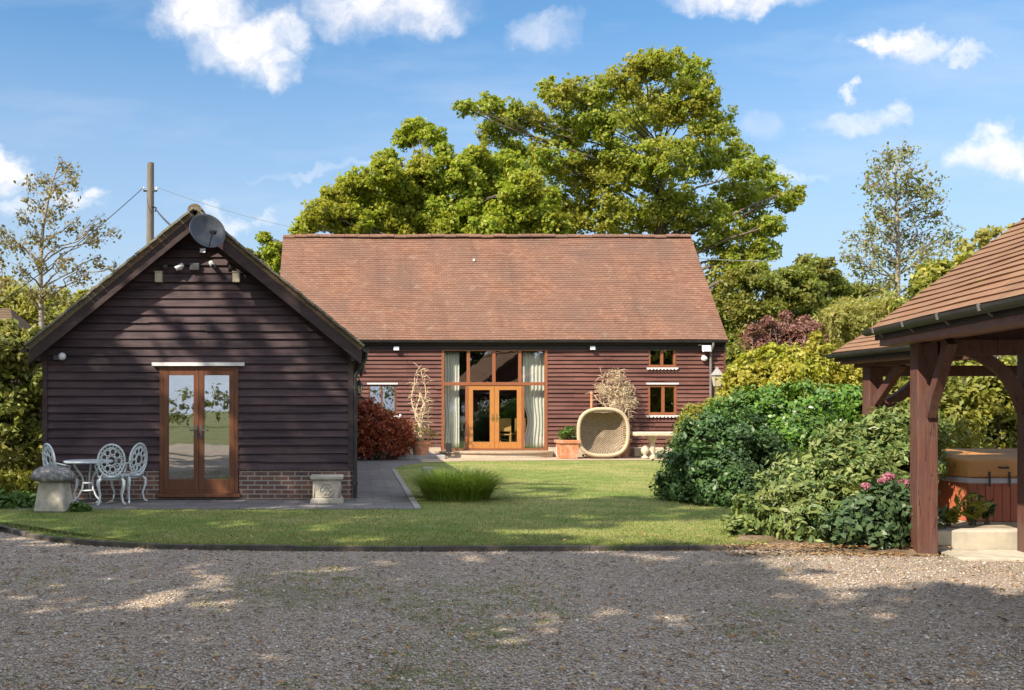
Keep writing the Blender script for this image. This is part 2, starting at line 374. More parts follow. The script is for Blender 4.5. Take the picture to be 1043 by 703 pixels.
def grass_mat(name, c1, c2, dry, dryamt=0.5):
    m, nb, bs = new_mat(name)
    o = nb.coord('Object')
    big = nb.noise(o, 0.35, 5, .6); mid = nb.noise(o, 2.0, 6, .65); fine = nb.noise(nb.mapping(o, (1, .6, 1)), 45, 5, .7)
    c = nb.mix(nb.rng(fine, .3, .7), c1, c2)
    c = nb.mix(nb.rng(mid, .42, .7, 0, dryamt), c, dry)
    c = nb.mix(nb.rng(big, .42, .62, 0, dryamt), c, dry)
    mow = nb.math('SINE', nb.math('MULTIPLY', nb.vmath('DOT_PRODUCT', o, (2.0, 6.2, 0), out=1), 1.0))
    c = nb.mix(nb.rng(mow, -.25, .25, 0, .16), c, (c1[0] * .8, c1[1] * .95, c1[2]))
    nb.link(c, bs.inputs['Base Color']); bs.inputs['Roughness'].default_value = .9; bs.inputs['Specular IOR Level'].default_value = .15
    nb.link(nb.bump(fine, .9, .03), bs.inputs['Normal'])
    return m
M['lawn'] = grass_mat('mown lawn', (0.120, 0.190, 0.036), (0.185, 0.250, 0.058), (0.40, 0.345, 0.135), .75)
M['meadow'] = grass_mat('rough grass', (0.075, 0.105, 0.024), (0.12, 0.14, 0.04), (0.20, 0.17, 0.07), .6)

def gravel_mat():
    m, nb, bs = new_mat('flint gravel')
    o = nb.coord('Object')
    vo = N(nb.nt, 'ShaderNodeTexVoronoi'); nb.link(o, vo.inputs['Vector']); vo.inputs['Scale'].default_value = 62
    sep = N(nb.nt, 'ShaderNodeSeparateColor'); nb.link(vo.outputs['Color'], sep.inputs[0])
    c = nb.ramp(sep.outputs[0], [(0, (.20, .16, .125)), (.25, (.32, .255, .195)), (.5, (.42, .33, .25)), (.7, (.47, .355, .255)), (.88, (.38, .34, .30)), (1, (.56, .49, .41))])
    dirt = nb.noise(o, .8, 6, .66)
    c = nb.mix(nb.rng(dirt, .5, .72, 0, .55), c, (.17, .12, .08))
    weeds = nb.math('MULTIPLY', nb.rng(nb.noise(o, .45, 4, .55), .40, .58), nb.rng(nb.noise(o, 9, 6, .72), .45, .60))
    c = nb.mix(nb.math('MULTIPLY', weeds, .3), c, (.10, .145, .04))
    nb.link(c, bs.inputs['Base Color']); bs.inputs['Roughness'].default_value = .85; bs.inputs['Specular IOR Level'].default_value = .25
    nb.link(nb.bump(nb.math('SUBTRACT', 1.0, vo.outputs['Distance']), .9, .02), bs.inputs['Normal'])
    return m
M['gravel'] = gravel_mat()

def island_mat(name, stops, rough=.8):
    m, nb, bs = new_mat(name)
    r = N(nb.nt, 'ShaderNodeNewGeometry').outputs['Random Per Island']
    nb.link(nb.ramp(r, stops), bs.inputs['Base Color']); bs.inputs['Roughness'].default_value = rough; bs.inputs['Specular IOR Level'].default_value = .3
    return m
M['pebble'] = island_mat('loose flints', [(0, (.17, .135, .105)), (.2, (.29, .23, .18)), (.42, (.40, .315, .235)), (.62, (.48, .355, .245)), (.8, (.39, .35, .315)), (.95, (.53, .47, .40)), (1, (.72, .66, .59))])
M['litter'] = island_mat('dry leaves', [(0, (.16, .075, .03)), (.4, (.27, .14, .05)), (.75, (.36, .23, .09)), (1, (.42, .33, .16))])
M['blade'] = leaf_mat('grass blades', [(.11, .17, .026), (.16, .22, .04), (.23, .26, .07), (.32, .28, .11)], .35)

# leaves
M['oak_leaf'] = leaf_mat('oak leaves', [(0.165, 0.248, 0.029), (0.242, 0.319, 0.037), (0.330, 0.380, 0.048), (0.429, 0.402, 0.066)], 0.48, .35, (.32, .30, .045))
M['maple_leaf'] = leaf_mat('maple leaves', [(0.200, 0.292, 0.028), (0.281, 0.373, 0.037), (0.367, 0.421, 0.045), (0.432, 0.410, 0.059)], 0.5, .4, (.31, .30, .035))
M['mid_leaf'] = leaf_mat('hedgerow leaves', [(0.130, 0.182, 0.034), (0.189, 0.240, 0.044), (0.247, 0.280, 0.055), (0.299, 0.293, 0.078)], .46, .6, (.24, .22, .055))
M['willow_leaf'] = leaf_mat('pale willow leaves', [(0.260, 0.289, 0.071), (0.330, 0.354, 0.100), (0.389, 0.384, 0.124), (0.437, 0.401, 0.153)], .5, .8, (.36, .32, .095))
M['birch_leaf'] = leaf_mat('birch leaves', [(0.124, 0.163, 0.039), (0.189, 0.215, 0.052), (0.260, 0.254, 0.072), (0.299, 0.247, 0.085)], .3)
M['birch_dry'] = leaf_mat('thinning birch leaves', [(.17, .155, .055), (.23, .195, .075), (.28, .215, .085), (.18, .18, .05)], .3)
M['gold_leaf'] = leaf_mat('golden shrub leaves', [(.22, .25, .028), (.32, .34, .034), (.43, .41, .055), (.29, .32, .04)], .36, .9, (.40, .35, .06))
M['lime_leaf'] = leaf_mat('lime shrub leaves', [(.22, .24, .03), (.29, .29, .04), (.35, .33, .06)], .3)
M['purple_leaf'] = leaf_mat('smoke bush leaves', [(.14, .055, .048), (.21, .09, .07), (.28, .14, .105), (.34, .21, .16)], .3)
M['dark_leaf'] = leaf_mat('dark evergreen leaves', [(0.034, 0.078, 0.023), (0.052, 0.113, 0.032), (0.078, 0.149, 0.041), (0.127, 0.196, 0.057)], .18, 1.0, (.045, .075, .032), rough=.38)
M['green_leaf'] = leaf_mat('bright evergreen leaves', [(0.062, 0.144, 0.022), (0.094, 0.206, 0.030), (0.144, 0.269, 0.037), (0.213, 0.325, 0.062)], .24, 1.0, (.06, .115, .028), rough=.36)
M['rhodo_leaf'] = leaf_mat('rhododendron leaves', [(0.085, 0.140, 0.041), (0.134, 0.201, 0.056), (0.195, 0.250, 0.073), (0.287, 0.311, 0.104)], .24, 1.5, (.19, .215, .06), rough=.42)
M['hydra_leaf'] = leaf_mat('hydrangea leaves', [(.045, .085, .035), (.065, .115, .045), (.095, .14, .055)], .2, rough=.4)
M['hedge_leaf'] = leaf_mat('hedge leaves', [(0.196, 0.224, 0.034), (0.276, 0.287, 0.048), (0.356, 0.345, 0.069), (0.425, 0.391, 0.092)], .32, 1.0, (.13, .16, .03))
M['laurel_leaf'] = leaf_mat('tall hedge leaves', [(0.138, 0.174, 0.030), (0.204, 0.240, 0.041), (0.276, 0.294, 0.058), (0.372, 0.336, 0.096)], .32, .9, (.26, .235, .055))
M['acer_leaf'] = leaf_mat('red maple leaves', [(.15, .025, .016), (.25, .05, .022), (.36, .085, .03), (.42, .14, .05)], .3)
M['shade_leaf'] = leaf_mat('chestnut leaves', [(.04, .075, .012), (.065, .105, .018), (.09, .13, .02)], .22)
M['pink'] = leaf_mat('pink florets', [(.36, .11, .16), (.46, .18, .24), (.40, .24, .25)], .2)
M['white_flower'] = leaf_mat('white petals', [(.7, .7, .62), (.8, .8, .74)], .2)
M['fern_leaf'] = leaf_mat('low plant leaves', [(.06, .12, .02), (.09, .17, .03), (.14, .2, .04)], .25)
M['far_leaf'] = leaf_mat('distant woodland leaves', [(.14, .17, .06), (.19, .21, .075), (.24, .24, .10)], .3, .12, (.24, .22, .08))

# ------------------------------------------------------------------ mesh helpers
ORIGIN = {}
class MB:
    def __init__(s): s.v = []; s.f = []; s.uv = {}
    def poly(s, pts, uv=None):
        i = len(s.v); s.v.extend([tuple(p) for p in pts]); s.f.append(tuple(range(i, i + len(pts))))
        if uv is not None: s.uv[len(s.f) - 1] = uv
    def hexa(s, p):                     # 8 points: bottom ring 0-3 (ccw from above), top ring 4-7
        i = len(s.v); s.v.extend([tuple(q) for q in p])
        for f in ((3, 2, 1, 0), (4, 5, 6, 7), (0, 1, 5, 4), (1, 2, 6, 5), (2, 3, 7, 6), (3, 0, 4, 7)):
            s.f.append(tuple(i + k for k in f))
    def box(s, x0, x1, y0, y1, z0, z1):
        s.hexa([(x0, y0, z0), (x1, y0, z0), (x1, y1, z0), (x0, y1, z0), (x0, y0, z1), (x1, y0, z1), (x1, y1, z1), (x0, y1, z1)])
    def beam(s, p, q, w, h, up=(0, 0, 1)):
        p = Vector(p); q = Vector(q); a = (q - p).normalized(); side = a.cross(Vector(up))
        if side.length < 1e-4: side = a.cross(Vector((0, 1, 0)))
        side.normalize(); u = side.cross(a).normalized()
        s1 = side * w / 2; u1 = u * h / 2
        s.hexa([p - s1 - u1, p + s1 - u1, q + s1 - u1, q - s1 - u1, p - s1 + u1, p + s1 + u1, q + s1 + u1, q - s1 + u1])
    def tube(s, pts, rad, n=8, closed=False, cap=True):
        pts = [Vector(p) for p in pts]; k = len(pts)
        rad = [rad] * k if isinstance(rad, (int, float)) else rad
        base = len(s.v); ref = None
        for i, p in enumerate(pts):
            a = (pts[(i + 1) % k] - pts[i - 1]) if closed else (pts[min(i + 1, k - 1)] - pts[max(i - 1, 0)])
            a = a.normalized() if a.length > 1e-9 else Vector((0, 0, 1))
            if ref is None:
                ref = a.cross(Vector((0, 0, 1)))
                if ref.length < .1: ref = a.cross(Vector((1, 0, 0)))
            ref = (ref - a * ref.dot(a)).normalized(); o = a.cross(ref)
            for j in range(n):
                t = 2 * math.pi * j / n
                s.v.append(tuple(p + (ref * math.cos(t) + o * math.sin(t)) * rad[i]))
        for i in range(k if closed else k - 1):
            i2 = (i + 1) % k
            for j in range(n):
                j2 = (j + 1) % n
                s.f.append((base + i * n + j, base + i * n + j2, base + i2 * n + j2, base + i2 * n + j))
        if cap and not closed:
            s.f.append(tuple(base + j for j in reversed(range(n)))); s.f.append(tuple(base + (k - 1) * n + j for j in range(n)))
    def lathe(s, prof, c=(0, 0, 0), n=24, sq=None, rot=None):
        base = len(s.v); c = Vector(c); k = len(prof)
        for r, z in prof:
            for j in range(n):
                t = 2 * math.pi * j / n
                q = Vector((r * math.cos(t), r * math.sin(t), z))
                if rot is not None: q = rot @ q
                s.v.append(tuple(c + q))
        for i in range(k - 1):
            for j in range(n):
                j2 = (j + 1) % n
                s.f.append((base + i * n + j, base + i * n + j2, base + (i + 1) * n + j2, base + (i + 1) * n + j))
        s.f.append(tuple(base + j for j in reversed(range(n)))); s.f.append(tuple(base + (k - 1) * n + j for j in range(n)))
    def ball(s, c, r, n=12, m=8):
        r = (r, r, r) if isinstance(r, (int, float)) else r
        base = len(s.v)
        for i in range(m + 1):
            ph = math.pi * i / m
            for j in range(n):
                t = 2 * math.pi * j / n
                s.v.append((c[0] + r[0] * math.sin(ph) * math.cos(t), c[1] + r[1] * math.sin(ph) * math.sin(t), c[2] - r[2] * math.cos(ph)))
        for i in range(m):
            for j in range(n):
                j2 = (j + 1) % n
                s.f.append((base + i * n + j, base + i * n + j2, base + (i + 1) * n + j2, base + (i + 1) * n + j))
    def grid(s, rows, wrap=False, uv=None):
        b0 = len(s.v); n = len(rows[0])
        for r_ in rows: s.v.extend([tuple(p) for p in r_])
        for i in range(len(rows) - 1):
            for j in range(n if wrap else n - 1):
                j2 = (j + 1) % n
                s.f.append((b0 + (i + 1) * n + j, b0 + (i + 1) * n + j2, b0 + i * n + j2, b0 + i * n + j))
                if uv: s.uv[len(s.f) - 1] = [uv(*s.v[q]) for q in s.f[-1]]
    def build(s, name, mat, parent=None, smooth=False, bevel=0.0, origin=None, shiftuv=True):
        o3 = Vector(origin) if origin is not None else (ORIGIN.get(parent.name, Vector((0, 0, 0))) if parent else Vector((0, 0, 0)))
        me = bpy.data.meshes.new(name)
        V = np.array(s.v, dtype=np.float64)
        me.from_pydata([tuple(x) for x in (V - np.array(o3))], [], s.f)
        ul = me.uv_layers.new(name='uv')
        data = np.zeros((len(me.loops), 2), dtype=np.float32)
        k = 0
        for fi, f in enumerate(s.f):
            if fi in s.uv:
                data[k:k + len(f)] = s.uv[fi]
            else:
                P3 = V[list(f)]
                nrm = np.cross(P3[1] - P3[0], P3[2] - P3[0]) if len(f) == 3 else np.cross(P3[2] - P3[0], P3[3] - P3[1])
                a = np.argmax(np.abs(nrm))
                data[k:k + len(f)] = P3[:, {0: (1, 2), 1: (0, 2), 2: (0, 1)}[int(a)]]
            k += len(f)
        ul.data.foreach_set('uv', data.ravel())
        if smooth: me.polygons.foreach_set('use_smooth', [True] * len(me.polygons))
        me.materials.append(mat); me.update()
        o = bpy.data.objects.new(name, me); col.objects.link(o)
        if parent is not None: o.parent = parent
        else: o.location = o3
        ORIGIN[o.name] = o3
        if bevel:
            bv = o.modifiers.new('bevel', 'BEVEL'); bv.width = bevel; bv.segments = 2; bv.limit_method = 'ANGLE'
        return o

def thing(name, label, cat, loc=(0, 0, 0), group=None):
    o = bpy.data.objects.new(name, None); col.objects.link(o); o.location = loc; o.empty_display_size = .2
    ORIGIN[o.name] = Vector(loc)
    return tag(o, label, cat, group)
def tag(o, label, cat, group=None):
    o['label'] = label; o['category'] = cat
    if group: o['group'] = group
    return o
def structure(o): o['kind'] = 'structure'; return o
def stuff(o, label, cat): o['kind'] = 'stuff'; o['label'] = label; o['category'] = cat; return o
def copy_tree(o, parent=None):
    c = o.copy(); col.objects.link(c); c.parent = parent
    for ch in list(o.children): copy_tree(ch, c)
    return c

def sheet(name, pts, z, mat, sub=None):
    mb = MB(); mb.poly([(p[0], p[1], z) for p in pts]); return structure(mb.build(name, mat))

def raw_mesh(name, V, F, mat, parent=None, origin=(0, 0, 0), smooth=False):
    """V (n,3), F (m,k) arrays -> object, fast"""
    me = bpy.data.meshes.new(name)
    V = np.asarray(V, dtype=np.float32) - np.array(origin, dtype=np.float32)
    k = F.shape[1]
    me.vertices.add(len(V)); me.vertices.foreach_set('co', V.ravel())
    me.loops.add(F.size); me.loops.foreach_set('vertex_index', F.astype(np.int32).ravel())
    me.polygons.add(len(F)); me.polygons.foreach_set('loop_start', np.arange(0, F.size, k, dtype=np.int32))
    me.polygons.foreach_set('loop_total', np.full(len(F), k, dtype=np.int32))
    if smooth: me.polygons.foreach_set('use_smooth', np.ones(len(F), dtype=bool))
    me.materials.append(mat); me.update(calc_edges=True); me.validate()
    o = bpy.data.objects.new(name, me); col.objects.link(o)
    if parent is not None: o.parent = parent
    else: o.location = origin
    ORIGIN[o.name] = Vector(origin)
    return o

# ------------------------------------------------------------------ foliage
def unit(n):
    a = rng.normal(size=(n, 3)); return a / np.linalg.norm(a, axis=1, keepdims=True)
def leaves(pts, length, width, out=None, outbias=0.4, droop=0.2, var=0.35):
    """each point becomes one folded leaf: two triangles' worth of quad"""
    n = len(pts)
    nrm = unit(n)
    if out is not None: nrm = nrm + out * outbias * 2
    nrm[:, 2] += 0.35
    nrm /= np.linalg.norm(nrm, axis=1, keepdims=True)
    ax = unit(n); ax[:, 2] -= droop
    ax -= nrm * np.sum(ax * nrm, axis=1, keepdims=True); ax /= np.linalg.norm(ax, axis=1, keepdims=True) + 1e-9
    sd = np.cross(nrm, ax)
    s = (1 + var * rng.uniform(-1, 1, size=(n, 1)))
    L = ax * (length / 2) * s; W = sd * (width / 2) * s; Fd = nrm * (width * 0.18) * s
    V = np.stack([pts - L, pts + W - L * .1 + Fd, pts + L - Fd * .6, pts - W - L * .1 + Fd], axis=1).reshape(-1, 3)
    return V, np.arange(4 * n).reshape(-1, 4)
def crown_pts(blobs, n, shell=0.5, sub=0.30, nsub=16, flat=0.8):
    """leaf positions in sub-clumps over the volume of each blob; also outward directions"""
    w = np.array([b[1] ** 2 for b in blobs]); w = w / w.sum()
    P_, O_ = [], []
    for (c, r), wi in zip(blobs, w):
        m = max(8, int(n * wi)); k = max(5, int(nsub))
        dirs = unit(k); rad = r * (shell + (1 - shell) * np.sqrt(rng.uniform(size=(k, 1))))
        cen = np.array(c) + dirs * rad * np.array([1, 1, flat])
        idx = rng.integers(0, k, m)
        off = rng.normal(size=(m, 3)).clip(-2.2, 2.2) * .52 * r * sub * rng.uniform(.55, 1.5, size=(k, 1))[idx]
        off[:, 2] *= 0.75
        p = cen[idx] + off
        P_.append(p); o = p - np.array(c); O_.append(o / (np.linalg.norm(o, axis=1, keepdims=True) + 1e-9))
    return np.concatenate(P_), np.concatenate(O_)
def PB(Y, lst, depth=1.0, dj=0.5):
    """blobs given where the photograph shows them -> places at their own depth, in metres"""
    res = []
    for e in lst:
        px, py, r = e[:3]; dy = e[3] if len(e) > 3 else random.uniform(-dj, dj)
        y = Y + dy; res.append((tuple(P(px, py, y)), r * y / FPX))
    return res
def limb(mb, a, c, r0, r1, wob=.12, n=6, steps=5):
    a = Vector(a); c = Vector(c); L = (c - a).length
    pts = [a + (c - a) * (i / steps) + Vector((random.uniform(-1, 1), random.uniform(-1, 1), random.uniform(-.2, 1.0))) * (L * wob * math.sin(math.pi * i / steps) * .5) for i in range(steps + 1)]
    mb.tube(pts, [r0 + (r1 - r0) * i / steps for i in range(steps + 1)], n)
def tree(name, label, cat, base, blobs, n, leaf, mleaf, mbark, tr=.35, forks=None, group=None, shell=.5, sub=.3, nsub=16, twigs=3, outbias=.35, width=.6, droop=.2, top=None, lean=(0, 0), crownname='crown'):
    t = thing(name, label, cat, base, group)
    base = Vector(base)
    zs = [b_[0][2] for b_ in blobs]; ztop = top if top else (max(zs) * .75 + min(zs) * .25)
    cxm = sum(b_[0][0] * b_[1] for b_ in blobs) / sum(b_[1] for b_ in blobs); cym = sum(b_[0][1] * b_[1] for b_ in blobs) / sum(b_[1] for b_ in blobs)
    tip = Vector((base.x * .35 + cxm * .65 + lean[0], base.y * .4 + cym * .6 + lean[1], ztop))
    mb = MB(); st = 9
    tp = [base + (tip - base) * (i / st) + Vector((random.uniform(-1, 1), random.uniform(-1, 1), 0)) * (tr * .5 if 0 < i < st else 0) for i in range(st + 1)]
    mb.tube(tp, [tr * (1.35 if i == 0 else 1 - .8 * i / st) for i in range(st + 1)], 10)
    for (c, r) in blobs:
        c = Vector(c)
        h = max(.25, min(.95, ((c.z - base.z) / max(.5, tip.z - base.z)) - .35 * (Vector((c.x - tip.x, c.y - tip.y)).length / max(1, tip.z - base.z))))
        k = h * st; i0 = min(st - 1, int(k)); a = tp[i0] + (tp[i0 + 1] - tp[i0]) * (k - i0)
        r0 = max(.02, tr * (1 - .8 * h) * .36)
        limb(mb, a, c, r0, r0 * .35)
        for _ in range(twigs):
            d_ = Vector(unit(1)[0]); d_.z = abs(d_.z) * .6
            limb(mb, a + (c - a) * random.uniform(.55, 1), c + d_ * r * random.uniform(.5, .95), r0 * .32, r0 * .1, n=5, steps=4)
    mb.build('trunk', mbark, t, smooth=True)
    p, o = crown_pts(blobs, n, shell, sub, nsub)
    keep = p[:, 2] > .05
    V, F = leaves(p[keep], leaf, leaf * width, o[keep], outbias, droop)
    raw_mesh(crownname, V, F, mleaf, t, tuple(base))
    return t
def shrub(name, label, cat, base, blobs, n, leaf, mleaf, group=None, width=.5, outbias=.55, shell=.62, sub=.28, nsub=40, flat=.85, stems=True, droop=.15, var=.35):
    t = thing(name, label, cat, base, group)
    p, o = crown_pts(blobs, n, shell, sub, nsub, flat)
    keep = p[:, 2] > .03
    V, F = leaves(p[keep], leaf, leaf * width, o[keep], outbias, droop, var)
    raw_mesh('foliage', V, F, mleaf, t, tuple(base))
    if stems:
        mb = MB()
        for (c, r) in blobs:
            for _ in range(3):
                d_ = Vector(unit(1)[0])
                limb(mb, Vector(base) + Vector((d_.x * .2 + (c[0] - base[0]) * .45, d_.y * .2 + (c[1] - base[1]) * .45, 0)), Vector(c) + d_ * r * .6, .022, .008, n=5, steps=4)
        mb.build('stems', M['bark'], t, smooth=True)
    return t

# ================================================================== SETTING
mb = MB(); mb.poly([(-400, -300, -.05), (400, -300, -.05), (400, 700, -.05), (-400, 700, -.05)])
structure(mb.build('ground', M['meadow']))
edge_px = [(-140, 520), (-70, 527), (0, 539.5), (30, 547.5), (62, 552.5), (100, 556), (150, 558.5), (210, 560), (300, 561), (430, 561.5), (600, 561), (700, 560.5), (757, 560)]
edge = [G(*p) for p in edge_px]
drive = [(-40, -9), (12, -9), (12, 9.9), (G(945, 566).x, G(945, 566).y)] + [(p.x, p.y) for p in reversed(edge)] + [(-40, edge[0].y)]
sheet('gravel_drive', drive, 0.0, M['gravel'])
LZ = .055
# lawn: one sheet, level with the top of its edging
lawn_back = [(G(700, 472).x + 2.5, 28.2), (7.0, 28.3), (5.0, 28.1), (3.2, 27.9), (2.0, 27.2), (1.3, 26.0), (.93, 24.2), (.93, 14.75)]
lawn_pts = [(p.x, p.y) for p in edge] + [(5.2, 11.3), (9.0, 13.5), (14, 20), (14, 28.2)] + lawn_back + [(-5.6, 14.75), (-6.5, 15.2), (-8.5, 15.0), (edge[0].x, edge[0].y + .5)]
sheet('lawn', lawn_pts, LZ, M['lawn'])
# edging: a low timber and stone strip along the gravel
mb = MB()
for i in range(len(edge) - 1):
    a, c = edge[i], edge[i + 1]
    nrm = Vector((-(c - a).y, (c - a).x, 0)).normalized(); L = (c - a).length; k = max(1, int(L / 1.3))
    for j in range(k):
        q0 = a + (c - a) * (j / k); q1 = a + (c - a) * ((j + .996) / k); dz = random.uniform(-.008, .006)
        o0 = nrm * -.05; o1 = nrm * .012
        mb.hexa([q0 + o0 + Vector((0, 0, -.04)), q1 + o0 + Vector((0, 0, -.04)), q1 + o1 + Vector((0, 0, -.04)), q0 + o1 + Vector((0, 0, -.04)),
                 q0 + o0 + Vector((0, 0, .062 + dz)), q1 + o0 + Vector((0, 0, .062 + dz)), q1 + o1 + Vector((0, 0, .066 + dz)), q0 + o1 + Vector((0, 0, .066 + dz))])
M['edging'] = rough_mat('weathered edging', (.055, .046, .04), (.12, .10, .082), 9, .9, .5, .01, c3=(.05, .065, .025), s3=3)
structure(mb.build('kerb', M['edging'], bevel=.006))
sheet('path', [(-5.5, 14.72), (.94, 14.72), (.94, 24.2), (1.3, 26.0), (2.0, 27.2), (2.4, 27.55), (2.4, 30.5), (-.2, 30.5), (-.2, 16.2), (-5.5, 16.2)], LZ + .004, M['path'])
sheet('terrace', [(1.9, 27.25), (2.0, 27.2), (3.2, 27.9), (5.0, 28.1), (7.0, 28.3), (14, 28.2), (14, 30.5), (1.9, 30.5)], LZ + .008, M['patio'])
# path kerb line of flat stones beside the lawn
mb = MB(); y = 14.8
while y < 24.1:
    l = random.uniform(.5, .8); mb.box(.90, 1.0, y, min(24.1, y + l) - .012, .02, LZ + .016 + random.uniform(0, .006)); y += l
structure(mb.build('path_edging', M['stone_grey'], bevel=.006))
fb = [G(752, 560), G(790, 561.5), G(840, 563), G(890, 565), G(935, 566.5), Vector((6.25, 10.45, 0))]
rows_ = [[(p.x, p.y - .02, .003) for p in fb], [(p.x + .02, p.y + .16 + .03 * math.sin(i * 2), .05) for i, p in enumerate(fb)], [(p.x + .25, p.y + .6, .085) for p in fb], [(p.x + 1.1 + .1 * i, p.y + 2.4, .07) for i, p in enumerate(fb)]]
mb = MB()
for r_ in range(3):
    for i in range(len(fb) - 1):
        for q_ in range(6):
            u0, u1 = q_ / 6, (q_ + 1) / 6
            L_ = lambda row, u: Vector(row[i]) + (Vector(row[i + 1]) - Vector(row[i])) * u
            mb.poly([L_(rows_[r_], u0), L_(rows_[r_], u1), L_(rows_[r_ + 1], u1), L_(rows_[r_ + 1], u0)])
structure(mb.build('flower_bed', M['soil'], smooth=True))

# ================================================================== BUILDING HELPERS
def boards(mb, xl, xr, z0, z1, fmap, pitch=.13, openings=(), proud=.056, seg=3.2):
    """overlapping horizontal boards. xl/xr: functions of z giving the ends; fmap(u, out, z) -> world point"""
    z = z0
    while z < z1 - 1e-4:
        zt = min(z + pitch, z1)
        cuts = sorted({z, zt} | {v for o in openings for v in (o[2], o[3]) if z < v < zt})
        a0, a1 = xl(z), xr(z)
        us = [a0]; u = a0 + random.uniform(.8, seg)
        while u < a1 - .6: us.append(u); u += random.uniform(seg * .7, seg * 1.3)
        us.append(a1)
        for k in range(len(us) - 1):
            dj = random.uniform(-.007, .009); zj0 = random.uniform(-.010, .008); zj1 = random.uniform(-.010, .008)
            if z == z0: zj0 = zj1 = 0
            for s_ in range(len(cuts) - 1):
                b0, b1 = cuts[s_], cuts[s_ + 1]
                spans = [(us[k], us[k + 1])]
                for o in openings:
                    if o[2] < b1 - 1e-5 and o[3] > b0 + 1e-5:
                        ns = []
                        for (p_, q_) in spans:
                            if o[1] <= p_ or o[0] >= q_: ns.append((p_, q_)); continue
                            if p_ < o[0]: ns.append((p_, o[0]))
                            if q_ > o[1]: ns.append((o[1], q_))
                        spans = ns
                f0 = proud + dj - (proud - .008) * (b0 - z) / pitch; f1 = proud + dj - (proud - .008) * (b1 - z) / pitch
                for (p_, q_) in spans:
                    pl0, pr0 = max(p_, xl(b0)), min(q_, xr(b0)); pl1, pr1 = max(p_, xl(b1)), min(q_, xr(b1))
                    if pr0 - pl0 < .01 and pr1 - pl1 < .01: continue
                    pr1 = max(pr1, pl1); pr0 = max(pr0, pl0)
                    zz0 = zj0 if s_ == 0 else 0; zz1 = zj1 if s_ == 0 else 0
                    mb.poly([fmap(pl0, f0, b0 + zz0), fmap(pr0, f0, b0 + zz1), fmap(pr1, f1, b1 + .006), fmap(pl1, f1, b1 + .006)],
                            [(pl0, b0 - z0), (pr0, b0 - z0), (pr1, b1 - z0 - .001), (pl1, b1 - z0 - .001)])
                    if s_ == 0:
                        mb.poly([fmap(pl0, -.02, b0 + zz0), fmap(pr0, -.02, b0 + zz1), fmap(pr0, f0, b0 + zz1), fmap(pl0, f0, b0 + zz0)],
                                [(pl0, b0 - z0 + .01), (pr0, b0 - z0 + .01), (pr0, b0 - z0 + .012), (pl0, b0 - z0 + .012)])
        z = zt
def backing(mb, x0, x1, z0, z1, openings, fmap, out=-.03):
    xs = sorted({x0, x1} | {v for o in openings for v in o[:2]}); zs = sorted({z0, z1} | {v for o in openings for v in o[2:]})
    for i in range(len(xs) - 1):
        for j in range(len(zs) - 1):
            mx, mz = (xs[i] + xs[i + 1]) / 2, (zs[j] + zs[j + 1]) / 2
            if any(o[0] < mx < o[1] and o[2] < mz < o[3] for o in openings): continue
            if zs[j] < z0 - 1e-6 or zs[j + 1] > z1 + 1e-6: continue
            mb.poly([fmap(xs[i], out, zs[j]), fmap(xs[i + 1], out, zs[j]), fmap(xs[i + 1], out, zs[j + 1]), fmap(xs[i], out, zs[j + 1])])
def front(Y): return lambda u, out, z: (u, Y - out, z)
def roof_slope(mb, A, B, C, D, gauge=.1, lift=.018, step=.8, thick=.07, sag=.02, seed=0):
    """tiled slope: A,B the eave ends, D,C the ridge ends (A-D and B-C are the verges)"""
    A, B, C, D = map(Vector, (A, B, C, D))
    nrm = (B - A).cross(D - A).normalized()
    if nrm.z < 0: nrm = -nrm
    S = (D - A).length; rows = int(S / gauge); L = (B - A).length; cols = max(2, int(L / step))
    rr = random.Random(seed)
    ph = [rr.uniform(0, 6.28) for _ in range(4)]
    def pt(u, v, h):
        p = A + (B - A) * u + (D - A) * v + ((C - B) - (D - A)) * (u * v)
        w = sag * (math.sin(u * L * .55 + ph[0]) * .6 + math.sin(u * L * 1.3 + ph[1] + v * 3) * .4) * math.sin(math.pi * (.15 + .7 * v))
        return p + nrm * (h + w)
    for r in range(rows):
        v0, v1 = r / rows, (r + 1) / rows
        hs = [lift + rr.uniform(-.004, .006) for _ in range(cols + 1)]
        for c in range(cols):
            u0, u1 = c / cols, (c + 1) / cols
            a, b_, c_, d_ = pt(u0, v0, hs[c]), pt(u1, v0, hs[c + 1]), pt(u1, v1 + .15 / rows, .002), pt(u0, v1 + .15 / rows, .002)
            uv = [(u0 * L, v0 * rows * gauge + .002), (u1 * L, v0 * rows * gauge + .002), (u1 * L, (r + .99) * gauge), (u0 * L, (r + .99) * gauge)]
            mb.poly([a, b_, c_, d_], uv)
            mb.poly([pt(u0, v0, -.004), pt(u1, v0, -.004), b_, a], [(uv[0][0], uv[0][1]), uv[1], (uv[1][0], uv[1][1] + .01), (uv[0][0], uv[0][1] + .01)])
    # underside and edges
    lo = -thick
    A2, B2, C2, D2 = A + nrm * lo, B + nrm * lo, C + nrm * lo, D + nrm * lo
    mb.poly([A2, D2, C2, B2]); mb.poly([A + nrm * .012, A2, B2, B + nrm * .012]); mb.poly([A2, A + nrm * .012, D + nrm * .012, D2]); mb.poly([B + nrm * .012, B2, C2, C + nrm * .012])
